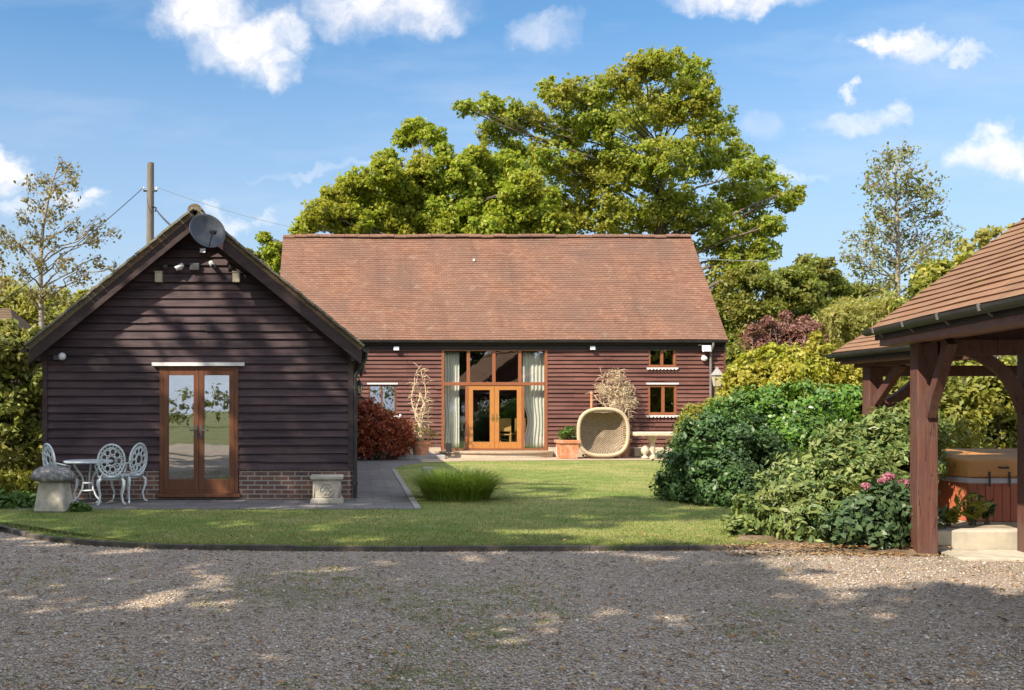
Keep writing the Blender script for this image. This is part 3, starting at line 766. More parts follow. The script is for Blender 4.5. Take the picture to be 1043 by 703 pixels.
def ridge_tiles(mb, a, c, r=.13, seg=.42):
    a = Vector(a); c = Vector(c); d = (c - a).normalized(); L = (c - a).length; k = int(L / seg); side = d.cross(Vector((0, 0, 1))).normalized()
    for i in range(k):
        p = a + d * (i * L / k); q = a + d * ((i + 1) * L / k - .012); jz = random.uniform(-.014, .018); rr = r * random.uniform(.95, 1.05); n = 8
        ring = []
        for e in (p, q):
            ring.append([e + side * rr * math.cos(math.pi * j / n) + Vector((0, 0, rr * .9 * math.sin(math.pi * j / n) - .05 + jz)) for j in range(n + 1)])
        for j in range(n): mb.poly([ring[0][j], ring[1][j], ring[1][j + 1], ring[0][j + 1]])
        mb.poly(ring[0]); mb.poly(list(reversed(ring[1])))
def gutter_mesh(mb, a, c, r=.06):
    a = Vector(a); c = Vector(c); d = (c - a).normalized(); side = d.cross(Vector((0, 0, 1))).normalized(); n = 8
    out = [[e + side * r * math.cos(math.pi + math.pi * j / n) + Vector((0, 0, r * 1.15 * math.sin(math.pi + math.pi * j / n))) for j in range(n + 1)] for e in (a, c)]
    inn = [[e + side * r * .86 * math.cos(math.pi + math.pi * j / n) + Vector((0, 0, r * .98 * math.sin(math.pi + math.pi * j / n))) for j in range(n + 1)] for e in (a, c)]
    for j in range(n):
        mb.poly([out[0][j], out[0][j + 1], out[1][j + 1], out[1][j]]); mb.poly([inn[0][j + 1], inn[0][j], inn[1][j], inn[1][j + 1]])
    for j in (0, n): mb.poly([out[0][j], out[1][j], inn[1][j], inn[0][j]])
    mb.poly(out[0]); mb.poly(list(reversed(out[1])))

# ================================================================== BARN
BY = 30.5; BS = FPX / BY
def bx(px): return (px - CX0) / BS
def bz(py): return EYE - (py - CY0) / BS
barn = thing('barn', 'long brown weatherboarded barn with red clay tiled roof and tall glazed entrance', 'barn', (4.3, BY, 0))
BX0, BX1 = -2.32, bx(737)
BEZ = 3.62
scr = (bx(449.5), bx(557.5), bz(458.5), bz(355))
wl = (bx(375.5), bx(403.5), bz(425), bz(392)); wu = (bx(660), bx(688), bz(374), bz(350.5)); wr = (bx(659.5), bx(689), bz(422.5), bz(392))
ops = [scr, wl, wu, wr]
mb = MB(); boards(mb, lambda z: BX0, lambda z: BX1, .36, 3.75, front(BY), openings=ops)
BYB = 36.9; RY = 33.62; RZ = 7.5
mid = (BY + BYB) / 2
def gx(z): return 0 if z < 3.75 else (z - 3.75) / (RZ - .1 - 3.75) * (BYB - BY) / 2
boards(mb, lambda z: BY + gx(z), lambda z: BYB - gx(z), .36, RZ - .15, lambda u, out, z: (BX1 + out, u, z))
boards(mb, lambda z: -(BYB - gx(z)), lambda z: -(BY + gx(z)), .36, RZ - .15, lambda u, out, z: (BX0 - out, -u, z))
boards(mb, lambda z: -BX1, lambda z: -BX0, .36, 3.75, lambda u, out, z: (-u, BYB + out, z))
wall = mb.build('wall', M['barn_board'], barn)
mb = MB(); backing(mb, BX0, BX1, .1, 3.7, ops, front(BY)); mb.build('inner_wall', M['room'], barn)
# corner boards
mb = MB()
mb.box(BX1 - .02, BX1 + .045, BY - .05, BY + .06, .36, 3.66); mb.build('corner_board', M['barn_board'], barn)
mb = MB(); mb.box(BX0 - .045, BX0 + .02, BY - .05, BY + .06, .36, 3.66); mb.build('corner_board', M['barn_board'], barn)
# plinth in cream painted brick
for (a, c) in ((BX0, scr[0] - .02), (scr[1] + .02, BX1)):
    mb = MB(); mb.box(a, c, BY - .055, BY + .05, 0, .355)
    if c == BX1: mb.box(BX1 - .05, BX1 + .06, BY + .051, BYB, 0, .355)
    mb.build('plinth', M['pale_brick'], barn)
# roof
EY, EZ = 30.27, 3.70
RX0, RX1 = -2.50, 11.60
mb = MB()
roof_slope(mb, (RX0, EY, EZ), (RX1, EY, EZ), (RX1, RY, RZ), (RX0, RY, RZ), .1, .014, .7, sag=.05, seed=3)
roof_slope(mb, (RX1, 2 * RY - EY, EZ), (RX0, 2 * RY - EY, EZ), (RX0, RY, RZ), (RX1, RY, RZ), .1, .02, 1.6, sag=.03, seed=4)
roof = mb.build('roof', M['barn_tile'], barn)
mb = MB(); ridge_tiles(mb, (RX0, RY, RZ + .02), (RX1, RY, RZ + .02), .13); mb.build('ridge', M['barn_tile'], roof)
mb = MB(); mb.box(bx(490.4), bx(492.4) , 32.7, 32.75, 6.52, 6.6); mb.build('pale_tile', M['white_trim'], roof)
mb = MB(); mb.box(RX0 + .03, RX1 - .03, EY + .05, BY + .1, 3.56, 3.585); mb.box(RX0 + .03, RX1 - .03, EY + .05, EY + .075, 3.587, 3.70)
mb.box(BX0, BX1, BY - .06, BY - .036, 3.40, 3.555)
mb.build('fascia', M['fascia'], barn)
mb = MB(); gutter_mesh(mb, (RX0 + .02, EY - .03, EZ - .02), (RX1 - .02, EY - .03, EZ - .02), .06); mb.build('gutter', M['gutter'], barn)
for X in (RX0 + .04, RX1 - .06):
    for Ye_ in (EY + .08, 2 * RY - EY - .08):
        mb = MB(); mb.beam((X, Ye_, EZ - .13), (X, RY, RZ - .14), .04, .16, (0, 0, 1)); mb.build('barge_board', M['barge'], barn)
xd = bx(722.5)
mb = MB(); mb.tube([(xd + .03, EY - .03, EZ - .08), (xd + .03, EY - .02, EZ - .17), (xd, BY - .12, 3.3), (xd, BY - .1, .3)], .04, 10)
for z in (3.1, 2.2, 1.3): mb.tube([(xd, BY - .1, z), (xd, BY - .1, z + .06)], .05, 10)
mb.build('downpipe', M['gutter_grey'], barn, smooth=False)
# glazed entrance screen
X0, X1, Z0, Z1 = scr
zt = bz(391)
def fr(mbx, x0, x1, z0, z1, y0=BY - .05, y1=BY + .06): mbx.box(x0, x1, y0, y1, z0, z1)
mb = MB()
fr(mb, X0, X0 + .09, Z0, Z1); fr(mb, X1 - .09, X1, Z0, Z1); fr(mb, X0 + .092, X1 - .092, Z1 - .08, Z1)
fr(mb, X0 + .092, X1 - .092, zt - .05, zt + .05, BY - .06, BY + .05)
for px in (477, 503, 529.5): fr(mb, bx(px) - .05, bx(px) + .05, zt + .052, Z1 - .082, BY - .04, BY + .05)
for px in (475.5, 532.5): fr(mb, bx(px) - .045, bx(px) + .045, Z0 + .05, zt - .052, BY - .045, BY + .05)
fr(mb, X0 + .092, X1 - .092, Z0, Z0 + .048, BY - .055, BY + .06)
screen = mb.build('glazed_screen', M['oak_red'], barn, bevel=.004)
mb = MB()
xs = [X0 + .09, bx(477) - .05, bx(477) + .05, bx(503) - .05, bx(503) + .05, bx(529.5) - .05, bx(529.5) + .05, X1 - .09]
for i in range(0, 8, 2): mb.box(xs[i], xs[i + 1], BY + .0, BY + .008, zt + .05, Z1 - .08)
mb.box(X0 + .09, bx(475.5) - .045, BY, BY + .008, Z0 + .05, zt - .05); mb.box(bx(532.5) + .045, X1 - .09, BY, BY + .008, Z0 + .05, zt - .05)
mb.build('pane', M['glass_barn'], screen)
def leaf_door(parent, x0, x1, z0, z1, Y, mat, gm, st=.11, br=.2, handle=None, nm='door', handle_mat='brass'):
    m_ = MB(); m_.box(x0, x0 + st, Y - .03, Y + .025, z0, z1); m_.box(x1 - st, x1, Y - .03, Y + .025, z0, z1)
    m_.box(x0 + st + .0005, x1 - st - .0005, Y - .028, Y + .023, z0, z0 + br); m_.box(x0 + st + .0005, x1 - st - .0005, Y - .028, Y + .023, z1 - st, z1)
    d_ = m_.build(nm, mat, parent, bevel=.004)
    m_ = MB(); m_.box(x0 + st, x1 - st, Y - .004, Y + .004, z0 + br, z1 - st); m_.build('pane', gm, d_)
    m_ = MB(); hx = handle
    m_.box(hx - .018, hx + .018, Y - .042, Y - .0305, (z0 + z1) / 2 - .13, (z0 + z1) / 2 + .09)
    m_.tube([(hx, Y - .043, (z0 + z1) / 2), (hx, Y - .085, (z0 + z1) / 2), (hx + (.1 if hx > (x0 + x1) / 2 else -.1) * -1, Y - .09, (z0 + z1) / 2)], .010, 8)
    m_.build('handle', M[handle_mat], d_)
    return d_
dx0, dxm, dx1 = bx(475.5) + .047, bx(503.5), bx(532.5) - .047
leaf_door(screen, dx0, dxm - .004, Z0 + .052, zt - .055, BY - .01, M['oak'], M['glass_barn'], .14, .2, dxm - .06)
leaf_door(screen, dxm + .004, dx1, Z0 + .052, zt - .055, BY - .01, M['oak'], M['glass_barn'], .14, .2, dxm + .06)
# windows
def window(parent, o, Y, mull, mat, gm, ft=.06, sill=True, lintel=True, top_blind=False, crenel=True, sx=.06):
    x0, x1, z0, z1 = o
    m_ = MB(); m_.box(x0, x0 + ft, Y - .03, Y + .05, z0, z1); m_.box(x1 - ft, x1, Y - .03, Y + .05, z0, z1)
    m_.box(x0 + ft, x1 - ft, Y - .028, Y + .05, z0, z0 + ft); m_.box(x0 + ft, x1 - ft, Y - .028, Y + .05, z1 - ft, z1)
    for xm in mull: m_.box(xm - ft * .6, xm + ft * .6, Y - .033, Y + .045, z0 + ft, z1 - ft)
    w = m_.build('window', mat, parent, bevel=.004)
    m_ = MB(); m_.box(x0 + ft, x1 - ft, Y + .004, Y + .01, z0 + ft, z1 - ft); m_.build('pane', gm, w)
    if sill:
        m_ = MB(); m_.box(x0 - sx, x1 + sx, Y - .10, Y + .02, z0 - .055, z0 - .018)
        if crenel:
            k = 9
            for i in range(k): m_.box(x0 - sx + (i + .1) * (x1 - x0 + 2 * sx) / k, x0 - sx + (i + .62) * (x1 - x0 + 2 * sx) / k, Y - .112, Y - .06, z0 - .088, z0 - .058)
        m_.build('sill', M['white_trim'], w)
    if lintel:
        m_ = MB(); m_.box(x0 - .05, x1 + .05, Y - .075, Y + .0, z1 + .008, z1 + .06); m_.build('lintel', M['white_trim'], w)
    if top_blind:
        m_ = MB(); m_.box(x0 + ft, x1 - ft, Y + .08, Y + .09, z1 - .2, z1 - ft); m_.build('blind', M['white_trim'], w)
    return w
window(barn, wl, BY, [(wl[0] + wl[1]) / 2 - .02], M['oak_dark'], M['glass_sky'], .05, sill=True, crenel=False)
window(barn, wu, BY, [(wu[0] + wu[1]) / 2], M['oak_red'], M['glass_barn'], .07, lintel=False, top_blind=True)
window(barn, wr, BY, [(wr[0] + wr[1]) / 2 + .03], M['oak_red'], M['glass_barn'], .075)
# the room behind the screen and dark rooms behind the windows
mb = MB(); mb.box(BX0 + .1, BX1 - .1, BY + .12, BYB - .3, .20, .262); mb.build('floor', M['floor'], barn)
mb = MB(); mb.poly([(BX0 + .1, 35.2, .26), (BX1 - .1, 35.2, .26), (BX1 - .1, 35.2, 3.7), (BX0 + .1, 35.2, 3.7)])
for X in (1.55, 7.6): mb.box(X, X + .1, BY + .06, 35.2, .262, 3.62)
mb.box(BX0 + .1, BX1 - .1, BY + .06, 35.2, 3.625, 3.68)
mb.build('partition', M['room'], barn)

# curtains (hang inside the screen, one pair above and below)
def curtain(label, x0, x1, z0, z1, gather=0.0):
    m_ = MB(); n = 72; rows = 16; Y = BY + .24
    ptsr = []
    for r in range(rows + 1):
        z = z1 + (z0 - z1) * r / rows; g = 1 - gather * math.exp(-((z - (z0 + (z1 - z0) * .28)) / .45) ** 2)
        ptsr.append([(x1 - (x1 - x0) * g + (x1 - x0) * g * i / n, Y + .022 * math.sin(i * .50 + .35 * math.sin(r * .35)) + .004 * math.sin(i * 1.37 + 1), z) for i in range(n + 1)])
    m_.grid(ptsr)
    o = m_.build('curtain', M['curtain'], None, smooth=True, origin=(x0, Y, z0))
    so_ = o.modifiers.new('thick', 'SOLIDIFY'); so_.thickness = .006
    return tag(o, label, 'curtain', 'cream curtains in the barn entrance')
curtain('straight cream curtain hanging behind the left side of the glazed barn entrance', bx(452), bx(468.5), Z0 + .06, Z1 - .1, .08)
curtain('cream curtain gathered at its foot behind the right side of the glazed barn entrance', bx(534), bx(556), Z0 + .06, Z1 - .1, .22)
# chairs inside
def dining_chair(x, y, label, rz):
    t = thing('dining_chair', label, 'chair', (0, 0, 0), 'wooden chairs inside the barn')
    m_ = MB(); m_.box(-.21, .21, -.21, .21, .44, .475); m_.build('seat', M['chair_wood'], t, bevel=.006)
    m_ = MB(); m_.box(-.20, .20, .185, .215, .56, .98); m_.build('backrest', M['chair_wood'], t, bevel=.006)
    for sx_ in (-1, 1):
        for sy_ in (-1, 1):
            m_ = MB(); m_.beam((sx_ * .18, sy_ * .18, 0), (sx_ * .18, sy_ * .18, .44 if sy_ < 0 else .56), .035, .035); m_.build('leg', M['chair_wood'], t)
    t.location = (x, y, .262); t.rotation_euler.z = rz
dining_chair(P(515, 440, 31.6).x, 31.6, 'honey coloured wooden chair seen through the right glass door of the barn', R(165))
dining_chair(P(527, 440, 32.0).x, 32.0, 'honey coloured wooden chair half hidden behind the right door stile', R(200))
m_ = MB(); c = P(470.5, 428, BY + .55)
m_.lathe([(.06, .0), (.075, .02), (.03, .05), (.025, .16), (.05, .2)], (c.x, c.y, c.z - .34), 14)
t = thing('table_lamp', 'small white globe lamp on a ledge behind the left side glass', 'lamp', (c.x, c.y, c.z - .34)); m_.build('lamp_base', M['white_trim'], t, smooth=True)
m_ = MB(); m_.ball((c.x, c.y, c.z), .14); m_.build('lamp_shade', M['white_trim'], t, smooth=True)
m_ = MB(); m_.box(c.x - .35, c.x + .35, c.y - .2, c.y + .25, .262, c.z - .341)
tag(m_.build('cabinet', M['room'], None, origin=(c.x, c.y, .262)), 'plain low cabinet behind the left side glass of the entrance', 'cabinet')

# curved step in front of the entrance
mb = MB(); n = 28; cxs = (bx(444) + bx(561)) / 2; hw = (bx(561) - bx(444)) / 2
def half(rx, ry, z): return [(cxs - rx * math.cos(math.pi * i / n), BY - .06 - ry * max(0, math.sin(math.pi * i / n)) ** .55, z) for i in range(n + 1)]
lo, hi = half(hw, .95, .0), half(hw, .95, .2)
for i in range(n): mb.poly([lo[i], lo[i + 1], hi[i + 1], hi[i]], [(i * .2, 0), (i * .2 + .2, 0), (i * .2 + .2, .2), (i * .2, .2)])
st = thing('curved_step', 'low curved brick step with cream paving before the barn doors', 'step', (cxs, BY - .5, 0))
mb.build('riser', M['pale_brick'], st)
mb = MB(); t0, t1 = half(hw + .03, 1.0, .202), half(hw + .03, 1.0, .25)
for i in range(n): mb.poly([t0[i], t0[i + 1], t1[i + 1], t1[i]])
mb.poly(t1); mb.build('tread', M['patio'], st)
c = G(455.5, 468)
mb = MB(); mb.box(c.x - .09, c.x + .09, 29.35, 29.42, .25, .52); mb.box(c.x - .12, c.x + .12, 29.32, 29.45, .25, .275)
mb.build('boot_scraper', M['black_metal'], None, origin=(c.x, 29.4, .25)); tag(bpy.data.objects['boot_scraper'], 'small black boot scraper at the left end of the curved step', 'boot scraper')

# ================================================================== ANNEX
AY = 16.3; AS = FPX / AY
def ax(px): return (px - CX0) / AS
def az(py): return EYE - (py - CY0) / AS
annex = thing('annex', 'dark weatherboarded gabled outbuilding with oak french doors and brick plinth', 'outbuilding', (-2.6, AY, 0))
AX0, AX1 = ax(46), ax(357.5); AXM = (AX0 + AX1) / 2; AYB = 28.4
ROOF_P = math.tan(R(39.2)); AEZ = 2.60; ARZ = AEZ + ROOF_P * 2.72
door = (ax(163), ax(243), az(502), az(374))
zpl = az(478.5)
def al(z): return max(AX0, AXM - (ARZ - .16 - z) / ROOF_P)
def ar(z): return min(AX1, AXM + (ARZ - .16 - z) / ROOF_P)
mb = MB()
boards(mb, al, ar, zpl, ARZ - .25, front(AY), .137, [door], .046)
boards(mb, lambda u: AY, lambda u: AYB, zpl, 2.62, lambda u, out, z: (AX1 + out, u, z), .137)
boards(mb, lambda u: -AYB, lambda u: -AY, zpl, 2.62, lambda u, out, z: (AX0 - out, -u, z), .137)
boards(mb, lambda z: -ar(z), lambda z: -al(z), zpl, ARZ - .25, lambda u, out, z: (-u, AYB + out, z), .137)
mb.build('wall', M['annex_board'], annex)
mb = MB(); backing(mb, AX0, AX1, .0, 2.6, [door], front(AY)); mb.poly([(AX0, AY + .03, 2.6), (AX1, AY + .03, 2.6), (AXM, AY + .03, ARZ - .2)])
mb.poly([(AX0 + .05, 21.5, 0), (AX1 - .05, 21.5, 0), (AX1 - .05, 21.5, 2.6), (AX0 + .05, 21.5, 2.6)]); mb.poly([(AX0 + .05, AY + .05, .14), (AX1 - .05, AY + .05, .14), (AX1 - .05, 21.5, .14), (AX0 + .05, 21.5, .14)])
mb.poly([(AX0 + .05, AY + .05, 2.59), (AX1 - .05, AY + .05, 2.59), (AX1 - .05, 21.5, 2.59), (AX0 + .05, 21.5, 2.59)])
mb.build('inner_wall', M['room'], annex)
mb = MB(); mb.box(AX0 - .03, AX0 + .05, AY - .055, AY + .05, zpl, 2.58); mb.build('corner_board', M['barge'], annex)
mb = MB(); mb.box(AX1 - .05, AX1 + .04, AY - .055, AY + .05, zpl, 2.58); mb.build('corner_board', M['barge'], annex)
mb = MB(); mb.box(AX0 - .0, door[0] - .01, AY - .028, AY + .05, 0, zpl); mb.box(door[1] + .01, AX1 + .0, AY - .028, AY + .05, 0, zpl); mb.box(AX1 - .05, AX1 + .028, AY + .051, AYB, 0, zpl)
mb.box(AX0 - .028, AX0 + .05, AY + .051, AYB, 0, zpl); mb.box(door[0] - .01, door[1] + .01, AY - .02, AY + .05, 0, door[2] - .001)
mb.build('plinth', M['brick'], annex)
AFY = 15.97
hwid = 2.76
mb = MB()
roof_slope(mb, (AXM + hwid, AFY, AEZ), (AXM + hwid, AYB + .3, AEZ), (AXM, AYB + .3, AEZ + ROOF_P * hwid), (AXM, AFY, AEZ + ROOF_P * hwid), .1, .02, 1.2, seed=6)
roof_slope(mb, (AXM - hwid, AYB + .3, AEZ), (AXM - hwid, AFY, AEZ), (AXM, AFY, AEZ + ROOF_P * hwid), (AXM, AYB + .3, AEZ + ROOF_P * hwid), .1, .02, 1.2, seed=7)
aroof = mb.build('roof', M['annex_tile'], annex)
AR = AEZ + ROOF_P * hwid
mb = MB(); ridge_tiles(mb, (AXM, AFY - .02, AR + .02), (AXM, AYB + .3, AR + .02), .12); mb.build('ridge', M['annex_tile'], aroof)
mb = MB()   # verge tiles: a rough row of tile ends bedded along the gable edge
for s_ in (-1, 1):
    k = 38
    for i in range(k):
        a = i / k; c_ = (i + .95) / k
        p = Vector((AXM + s_ * hwid * (1 - a), AFY - .02, AEZ + ROOF_P * hwid * a)); q = Vector((AXM + s_ * hwid * (1 - c_), AFY - .02, AEZ + ROOF_P * hwid * c_))
        off = Vector((s_ * .02, 0, .012 + random.uniform(-.006, .01))); mb.beam(p + off, q + off, .12, .035, (0, 0, 1))
mb.build('verge', rough_mat('mossy verge', (.13, .12, .085), (.24, .22, .165), 12, .9, .6, .01, c3=(.11, .12, .05), s3=5), aroof)
for s_ in (-1, 1):
    mb = MB(); dz = -.21
    a = Vector((AXM + s_ * (hwid - .02), AFY + .03, AEZ + dz + .04)); c_ = Vector((AXM, AFY + .03, AR + dz + .03)); w = .24
    dv = Vector((0, 0, w / 2))
    mb.hexa([a - dv - Vector((0, .018, 0)), a - dv + Vector((0, .018, 0)), c_ - dv + Vector((0, .018, 0)), c_ - dv - Vector((0, .018, 0)),
             a + dv - Vector((0, .018, 0)), a + dv + Vector((0, .018, 0)), c_ + dv + Vector((0, .018, 0)), c_ + dv - Vector((0, .018, 0))])
    mb.build('barge_board', M['barge'], annex)
    mb = MB(); mb.hexa([(AXM + s_ * 2.57, AFY + .05, 2.36), (AXM + s_ * 2.57, AY - .04, 2.36), (AXM + s_ * 2.74, AY - .04, 2.4), (AXM + s_ * 2.74, AFY + .05, 2.4),
                        (AXM + s_ * 2.57, AFY + .05, 2.62), (AXM + s_ * 2.57, AY - .04, 2.62), (AXM + s_ * 2.74, AY - .04, 2.56), (AXM + s_ * 2.74, AFY + .05, 2.56)]); mb.build('eave_box', M['barge'], annex)
mb = MB()   # soffit boards under the gable overhang
for s_ in (-1, 1):
    mb.hexa([(AXM + s_ * hwid * .98, AFY + .05, AEZ - .12), (AXM + s_ * hwid * .98, AY + .02, AEZ - .12), (AXM, AY + .02, AR - .14), (AXM, AFY + .05, AR - .14),
             (AXM + s_ * hwid * .98, AFY + .05, AEZ - .09), (AXM + s_ * hwid * .98, AY + .02, AEZ - .09), (AXM, AY + .02, AR - .11), (AXM, AFY + .05, AR - .11)])
mb.build('soffit', M['barge'], annex)
for s_ in (-1, 1):
    mb = MB(); gutter_mesh(mb, (AXM + s_ * (hwid + .05), AFY + .02, AEZ - .03), (AXM + s_ * (hwid + .05), AYB + .2, AEZ - .03), .055); mb.build('gutter', M['gutter'], annex)
mb = MB(); xg = AXM + hwid + .05; xp = AX1 + .07
mb.tube([(xg, AY + .0, AEZ - .08), (xg, AY, AEZ - .17), (xp, AY - .02, 2.12), (xp, AY - .02, 2.0), (xp, AY - .02, .08)], .036, 10)
for z in (1.9, 1.1, .3): mb.tube([(xp, AY - .02, z), (xp, AY - .02, z + .06)], .046, 10)
mb.build('downpipe', M['gutter'], annex)
# french doors
fd = MB(); x0, x1, z0, z1 = door
fd.box(x0, x0 + .065, AY - .05, AY + .05, z0, z1); fd.box(x1 - .065, x1, AY - .05, AY + .05, z0, z1); fd.box(x0 + .066, x1 - .066, AY - .05, AY + .05, z1 - .05, z1); fd.box(x0 + .066, x1 - .066, AY - .055, AY + .05, z0, z0 + .04)
frm = fd.build('french_door', M['oak_dark'], annex, bevel=.004)
xm = (x0 + x1) / 2
leaf_door(frm, x0 + .067, xm - .003, z0 + .042, z1 - .052, AY - .02, M['oak_dark'], M['glass_front'], .085, .19, xm - .045, 'door_leaf', 'grey_plastic')
leaf_door(frm, xm + .003, x1 - .067, z0 + .042, z1 - .052, AY - .02, M['oak_dark'], M['glass_front'], .085, .19, xm + .045, 'door_leaf', 'grey_plastic')
mb = MB(); mb.box(ax(156), ax(249.5), AY - .11, AY - .03, az(373), az(369.5)); mb.build('lintel', M['white_trim'], frm)
mb = MB(); mb.box(x0 - .04, x1 + .04, AY - .16, AY - .03, z0 - .06, z0 - .003); mb.build('threshold', M['oak_dark'], frm, bevel=.004)

# ------------------------------------------------------------------ fittings on the annex gable
c = P(209.5, 238, 15.72)
nrm = Vector((.46, -.82, .34)).normalized(); q = nrm.to_track_quat('Z', 'Y').to_matrix()
dish = thing('satellite_dish', 'dark grey satellite dish at the peak of the dark gable', 'satellite dish', tuple(c))
mb = MB(); rr = .30
prof = [(.001, 0.0)] + [(rr * k / 9, .10 * (k / 9) ** 2) for k in range(1, 10)]; prof += [(rr + .008, .098), (rr + .004, .088)] + [(rr * k / 9, .10 * (k / 9) ** 2 - .012) for k in range(8, 0, -1)] + [(.001, -.012)]
mb.lathe(prof, c, 32, rot=q); mb.build('reflector', M['dish'], dish, smooth=True)
up = Vector((0, 0, 1)); dn = (nrm.cross(up).cross(nrm)).normalized() * -1
foot = c + dn * -.0 + Vector((0, 0, 0)); e0 = c - Vector((0, 0, 0)) + (up - nrm * up.dot(nrm)).normalized() * -.27 + nrm * .06
e1 = c + nrm * .30 + (up - nrm * up.dot(nrm)).normalized() * -.13
mb = MB(); mb.tube([e0, e1], .012, 8); mb.build('feed_arm', M['grey_plastic'], dish)
mb = MB(); mb.tube([e1, e1 - nrm * .08 + Vector((0, 0, .03))], .028, 10); mb.tube([e1 + Vector((.05, 0, .01)), e1 + Vector((.05, 0, .01)) - nrm * .08], .024, 10); mb.build('feed_head', M['black_metal'], dish)
mb = MB(); mb.tube([c - nrm * .01, c - nrm * .08, (c.x, AFY - .02, c.z - .06)], .02, 8); mb.box(c.x - .05, c.x + .05, AFY - .012, AFY + .01, c.z - .16, c.z + .04); mb.build('wall_bracket', M['grey_plastic'], dish)

def floodlight(label, x, y, z, s=1.0, mat='grey_plastic', ground=None):
    t = thing('floodlight', label, 'floodlight', (x, y, z), ground)
    m_ = MB(); m_.hexa([(x - .09 * s, y - .15 * s, z - .08 * s), (x + .09 * s, y - .15 * s, z - .08 * s), (x + .07 * s, y - .05 * s, z - .05 * s), (x - .07 * s, y - .05 * s, z - .05 * s),
                        (x - .09 * s, y - .11 * s, z + .06 * s), (x + .09 * s, y - .11 * s, z + .06 * s), (x + .07 * s, y - .04 * s, z + .05 * s), (x - .07 * s, y - .04 * s, z + .05 * s)]); m_.build('housing', M[mat], t, bevel=.006)
    m_ = MB(); m_.hexa([(x - .075 * s, y - .157 * s, z - .068 * s), (x + .075 * s, y - .157 * s, z - .068 * s), (x + .075 * s, y - .152 * s, z - .066 * s), (x - .075 * s, y - .152 * s, z - .066 * s),
                        (x - .075 * s, y - .121 * s, z + .05 * s), (x + .075 * s, y - .121 * s, z + .05 * s), (x + .075 * s, y - .116 * s, z + .05 * s), (x - .075 * s, y - .116 * s, z + .05 * s)]); m_.build('lens', M['lens'], t)
    m_ = MB(); m_.beam((x, y - .05 * s, z), (x, y, z - .02 * s), .03 * s, .05 * s); m_.build('bracket', M['grey_plastic'], t)
    return t
def camera_unit(label, p, d, mat='white_plastic'):
    t = thing('security_camera', label, 'security camera', tuple(p), 'security cameras on the gable')
    d = Vector(d).normalized(); p = Vector(p)
    m_ = MB(); m_.tube([p - Vector((0, .1, 0)) - d * .07, p - Vector((0, .1, 0)) + d * .08], .04, 12); m_.build('body', M[mat], t)
    m_ = MB(); m_.tube([p - Vector((0, .1, 0)) + d * .081, p - Vector((0, .1, 0)) + d * .088], .033, 12); m_.build('lens', M['black_metal'], t)
    m_ = MB(); m_.tube([p, p - Vector((0, .1, 0)) - d * .03], .014, 8); m_.lathe([(.045, 0), (.04, .02)], p, 12, rot=Matrix.Rotation(R(90), 3, 'X')); m_.build('mount', M[mat], t)
p = P(207.5, 256, AY); floodlight('small pale floodlight just below the satellite dish', p.x, AY - .03, p.z, .6, 'grey_plastic')
p = P(184, 273, AY); camera_unit('white tubular security camera left of centre on the dark gable', (p.x, AY - .03, p.z), (-.75, -.4, -.5))
p = P(217, 270.5, AY); camera_unit('small pale security camera right of centre on the dark gable', (p.x, AY - .03, p.z), (.3, -.7, -.45))
p = P(199, 272.5, AY); mb = MB(); mb.box(p.x - .08, p.x + .08, AY - .10, AY - .028, p.z - .06, p.z + .06)
tag(mb.build('alarm_box', M['grey_plastic'], None, bevel=.01, origin=(p.x, AY, p.z)), 'dark square alarm box between the two gable cameras', 'alarm box')
for px, nm in ((163, 'left'), (241.5, 'right')):
    p = P(px, 283.5, AY); mb = MB(); mb.box(p.x - .058, p.x + .058, AY - .15, AY - .028, p.z - .08, p.z + .08); mb.box(p.x - .065, p.x + .065, AY - .16, AY - .026, p.z + .081, p.z + .10)
    tag(mb.build('wall_box', M['beige'], None, bevel=.005, origin=(p.x, AY, p.z)), 'small beige box under the %s slope of the dark gable' % nm, 'box', 'beige boxes on the gable')
for px, nm in ((169, 'left'), (235, 'right')):
    p = P(px, 272, AY); mb = MB(); mb.lathe([(.045, 0), (.05, .03), (.03, .07), (.005, .08)], (p.x, AY - .03, p.z), 12, rot=Matrix.Rotation(R(90), 3, 'X'))
    tag(mb.build('sensor', M['grey_plastic'], None, smooth=True, origin=(p.x, AY, p.z)), 'tiny dark domed sensor above the %s beige box' % nm, 'sensor', 'dark sensors on the gable')
p = P(65.5, 363.5, AY); t = thing('bulkhead_lamp', 'round white lamp under the left eave of the dark gable', 'lamp', (p.x, AY, p.z))
mb = MB(); mb.ball((p.x, AY - .12, p.z), .065, 14, 10); mb.build('globe', M['white_plastic'], t, smooth=True)
mb = MB(); mb.box(p.x - .16, p.x - .02, AY - .09, AY - .028, p.z - .06, p.z + .03); mb.build('base', M['grey_plastic'], t, bevel=.008)
# lantern on the annex side wall
def wall_lantern(t, x, y, z, s, gm='lamp_glass'):
    m_ = MB(); n = 6
    m_.lathe([(.05 * s, -.10 * s), (.085 * s, .10 * s)], (x, y, z), n); m_.build('lantern_glass', M[gm], t)
    m_ = MB(); m_.lathe([(.12 * s, .101 * s), (.10 * s, .13 * s), (.03 * s, .22 * s), (.012 * s, .27 * s)], (x, y, z), n); m_.lathe([(.03 * s, -.15 * s), (.065 * s, -.101 * s)], (x, y, z), n)
    for j in range(n):
        a = 2 * math.pi * j / n; m_.beam((x + .052 * s * math.cos(a), y + .052 * s * math.sin(a), z - .1 * s), (x + .088 * s * math.cos(a), y + .088 * s * math.sin(a), z + .1 * s), .012 * s, .012 * s)
    m_.build('lantern_frame', M['black_metal'], t)
p = P(362.5, 397, 22.0)
t = thing('wall_lantern', 'black lantern on the side wall of the dark outbuilding beside the path', 'lantern', (AX1, 22.0, p.z)); wall_lantern(t, AX1 + .16, 22.0, p.z, .9)
